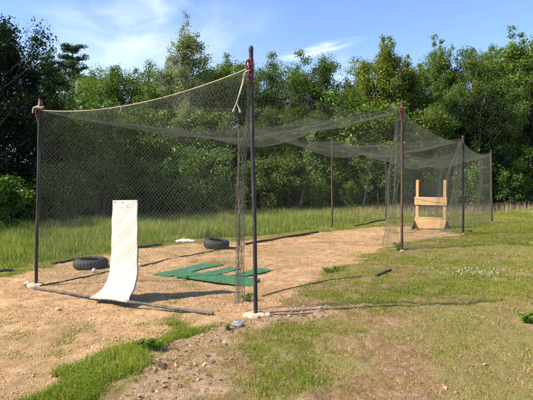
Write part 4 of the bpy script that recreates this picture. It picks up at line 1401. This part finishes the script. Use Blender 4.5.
# ------------------------------------------------------------------ wooden pitching target
def target_frame():
    c = at(430.5, 229.5); rz = math.atan2(NY, NX)
    e = empty('pitching_target', c, rz)
    tag(e, 'wooden pitching target of two posts and two boards inside the far end of the cage', 'target')
    W = .98; H = 1.62
    for sx in (-1, 1):
        m = MB(); m.box((sx * (W / 2 - .05), 0, H / 2), (.095, .045, H), None, .005); m.build('post', M['pine_wood'], e)
        f = MB()                                                # triangular foot brace, running front to back
        prof = [(-.34, 0), (.34, 0), (.34, .05), (.05, .30), (-.05, .30), (-.34, .05)]
        x0 = sx * (W / 2 + .022)
        vs = [Vector((x0 - .02, y, z)) for y, z in prof] + [Vector((x0 + .02, y, z)) for y, z in prof]
        k = len(prof); fs = [tuple(range(k))[::-1], tuple(range(k, 2 * k))] + [(i, (i + 1) % k, k + (i + 1) % k, k + i) for i in range(k)]
        f.add(vs, fs); f.build('foot', M['timber'], e, False)
    m = MB(); m.box((0, -.045, .93), (W + .06, .04, .26), None, .006); m.build('board', M['pine_board'], e)
    m = MB(); m.box((0, -.045, .20), (W + .04, .04, .31), None, .006); m.build('board', M['pine_board'], e)
    m = MB(); m.box((0, -.045, .385), (W + .02, .05, .035), None, .004); m.build('rail', M['pine_board'], e)
    # knot-like dark stain pieces are in the wood; backing mesh hangs between the posts above the board
    def P(u, v):
        x = (u - .5) * (W - .16); z = 1.56 - .14 * (4 * u * (1 - u)) * (1 - v) - v * .52; y = .03 + .02 * np.sin(9 * u + 3 * v)
        return np.stack([x, y + 0 * z, z], -1)
    v, f = lattice(P, 44, 28, .0022)
    o = np_mesh('mesh_panel', v, [f], M['rubber'], e)
    cd = MB(); cd.tube([Vector(P(np.array(t), np.array(0.0))) for t in np.linspace(0, 1, 16)], .006, 6); cd.build('cord', M['timber'], e)


target_frame()


# ------------------------------------------------------------------ small things on the ground
def lump(name, p, size, mat, label, cat, seed=0, group=None, rz=0.0):
    c = at(*p); rg = random.Random(seed); mb = MB(); n, m = 14, 9; vs = []
    ph = [rg.uniform(0, 6) for _ in range(4)]
    for i in range(m):
        th = math.pi * (i + .5) / m
        for k in range(n):
            a = 2 * math.pi * k / n
            d = 1 + .16 * math.sin(2 * a + ph[0] + th) + .12 * math.sin(3 * a + ph[1]) + .10 * math.sin(4 * th + a + ph[2]) + rg.uniform(-.05, .05)
            vs.append((size[0] * d * math.sin(th) * math.cos(a), size[1] * d * math.sin(th) * math.sin(a), size[2] * d * math.cos(th) + size[2] * .75))
    fs = [(i * n + k, (i + 1) * n + k, (i + 1) * n + (k + 1) % n, i * n + (k + 1) % n) for i in range(m - 1) for k in range(n)]
    fs += [tuple(range(n)), tuple((m - 1) * n + k for k in range(n))[::-1]]
    mb.add(vs, fs); o = mb.build(name, M[mat], None, True, 35); o.location = c; o.rotation_euler = (0, 0, rz)
    return tag(o, label, cat, group)


def crumpled(name, p, size, mat, label, cat, seed):
    """a thin crumpled sheet"""
    c = at(*p); rg = np.random.default_rng(seed); K = 12; mb = MB()
    hx = rg.uniform(0, 1, (K + 1, K + 1)); vs = []; vb = []
    for i in range(K + 1):
        for j in range(K + 1):
            u, v = i / K - .5, j / K - .5
            r = 1 + .2 * math.sin(5 * math.atan2(v, u) + seed)
            z = size[2] * (hx[i, j] * .5 + .5 * max(0, 1 - 3 * (u * u + v * v)))
            vs.append((u * size[0] * r, v * size[1] * r, z + .004)); vb.append((u * size[0] * r, v * size[1] * r, z))
    m = K + 1; N = len(vs); fs = []
    for i in range(K):
        for j in range(K):
            a = i * m + j; fs.append((a, a + m, a + m + 1, a + 1)); fs.append((N + a, N + a + 1, N + a + m + 1, N + a + m))
    mb.add(vs + vb, fs); o = mb.build(name, M[mat], None, False); o.location = c + Vector((0, 0, .005))
    return tag(o, label, cat)


def ball(p, r, label):
    c = at(*p); mb = MB(); n = 20
    prof = [(max(.0005, r * math.sin(math.pi * i / 12)), -r * math.cos(math.pi * i / 12)) for i in range(13)]
    mb.lathe(prof, n, (0, 0, r), False)
    e = empty('baseball', c + Vector((0, 0, .002))); mb.build('cover', M['plastic'], e)
    s = MB(); pts = []
    for i in range(41):
        t = 2 * math.pi * i / 40; v = Vector((math.cos(t) + .35 * math.cos(3 * t) * .6, math.sin(t) - .35 * math.sin(3 * t) * .6, .75 * math.sin(2 * t))).normalized() * (r * 1.01)
        pts.append(v + Vector((0, 0, r)))
    s.tube(pts, .0016, 5); s.build('stitching', M['strap'], e)
    tag(e, label, 'ball', 'baseballs on the clay')


ball((139.2, 267), .037, 'white ball just right of the cream mat')
ball((94, 272.5), .037, 'white ball in front of the tyre left of the cream mat')
crumpled('plastic_bag', (185, 242), (.46, .26, .09), 'plastic', 'flattened white plastic sheet on the grass edge left of the second tyre', 'sheet', 3)
crumpled('paper_scrap', (85, 240), (.20, .16, .10), 'plastic', 'small white scrap in the tall grass left of the cream mat', 'scrap', 5)
lump('concrete_chunk', (238, 326), (.060, .045, .030), 'block', 'blue grey chunk of block left of the foot of the nearest pole', 'rock', 4, None, .5)
lump('concrete_chunk', (29, 284.5), (.07, .05, .035), 'concrete', 'pale broken concrete at the foot of the left near pole', 'rock', 6)
lump('clay_clod', (58, 310), (.035, .03, .02), 'stone', 'orange clod on the bare clay below the grey pipe', 'clod', 7)
lump('dark_clod', (163, 367), (.035, .025, .018), 'timber', 'dark clod on the worn path below the tip of the green strip', 'clod', 8)
lump('pale_stone', (268, 316), (.04, .03, .02), 'concrete', 'pale stone right of the foot of the nearest pole', 'rock', 9)
for (p, s, sd, lab) in (((449, 229), .05, 1, 'dark lump at the right foot of the wooden pitching target'), ((470, 232), .05, 2, 'dark lump in the grass right of the third pole of the right row')):
    lump('dark_clod', p, (s, s, s * .8), 'timber', lab, 'clod', sd)


# leafy weed plants that stand out
def weed_plant(p, R, H, n, label, seed):
    c = at(*p); rg = np.random.default_rng(seed)
    e = empty('weed_plant', c); tag(e, label, 'weed', 'single weed plants beside the cage')
    mb = MB(); C = []
    for k in range(9):
        a = rg.uniform(0, 6.28); d = R * rg.uniform(.3, 1); h = H * rg.uniform(.5, 1)
        mb.tube([(0, 0, -.01), (d * .4 * math.cos(a), d * .4 * math.sin(a), h * .7), (d * math.cos(a), d * math.sin(a), h)], [.003, .0025, .001], 4, False)
        m = n // 9; u = rg.random(m) ** .6
        C.append(np.stack([d * np.cos(a) * u + rg.normal(0, .016, m), d * np.sin(a) * u + rg.normal(0, .016, m), h * u ** .7 + rg.normal(0, .01, m)], 1))
    C = np.vstack(C); mb.build('stems', M['weed'], e)
    v, f = leaf_arrays(C, rg.normal(0, .5, (len(C), 3)) + [0, 0, 1], rg.uniform(.010, .022, len(C)), .6)
    np_mesh('leaves', v, [f], M['weed'], e, attrs={'tint': np.repeat(rg.random(len(C)) * .7, 4)})


weed_plant((150, 350), .13, .13, 420, 'bushy green weed beside the worn path at the bend of the green strip', 1)
weed_plant((247, 301), .12, .10, 260, 'green weed left of the foot of the nearest pole', 2)
weed_plant((228, 330), .05, .07, 70, 'small pale weed left of the blue grey chunk', 3)
weed_plant((332, 272), .30, .10, 300, 'low green weeds on the clay edge left of the short dark stick', 6)
weed_plant((525, 322), .16, .12, 420, 'dark green weed clump near the right edge of the photo', 4)
weed_plant((398, 250), .22, .22, 420, 'green weed at the foot of the right row rusty pole', 5)
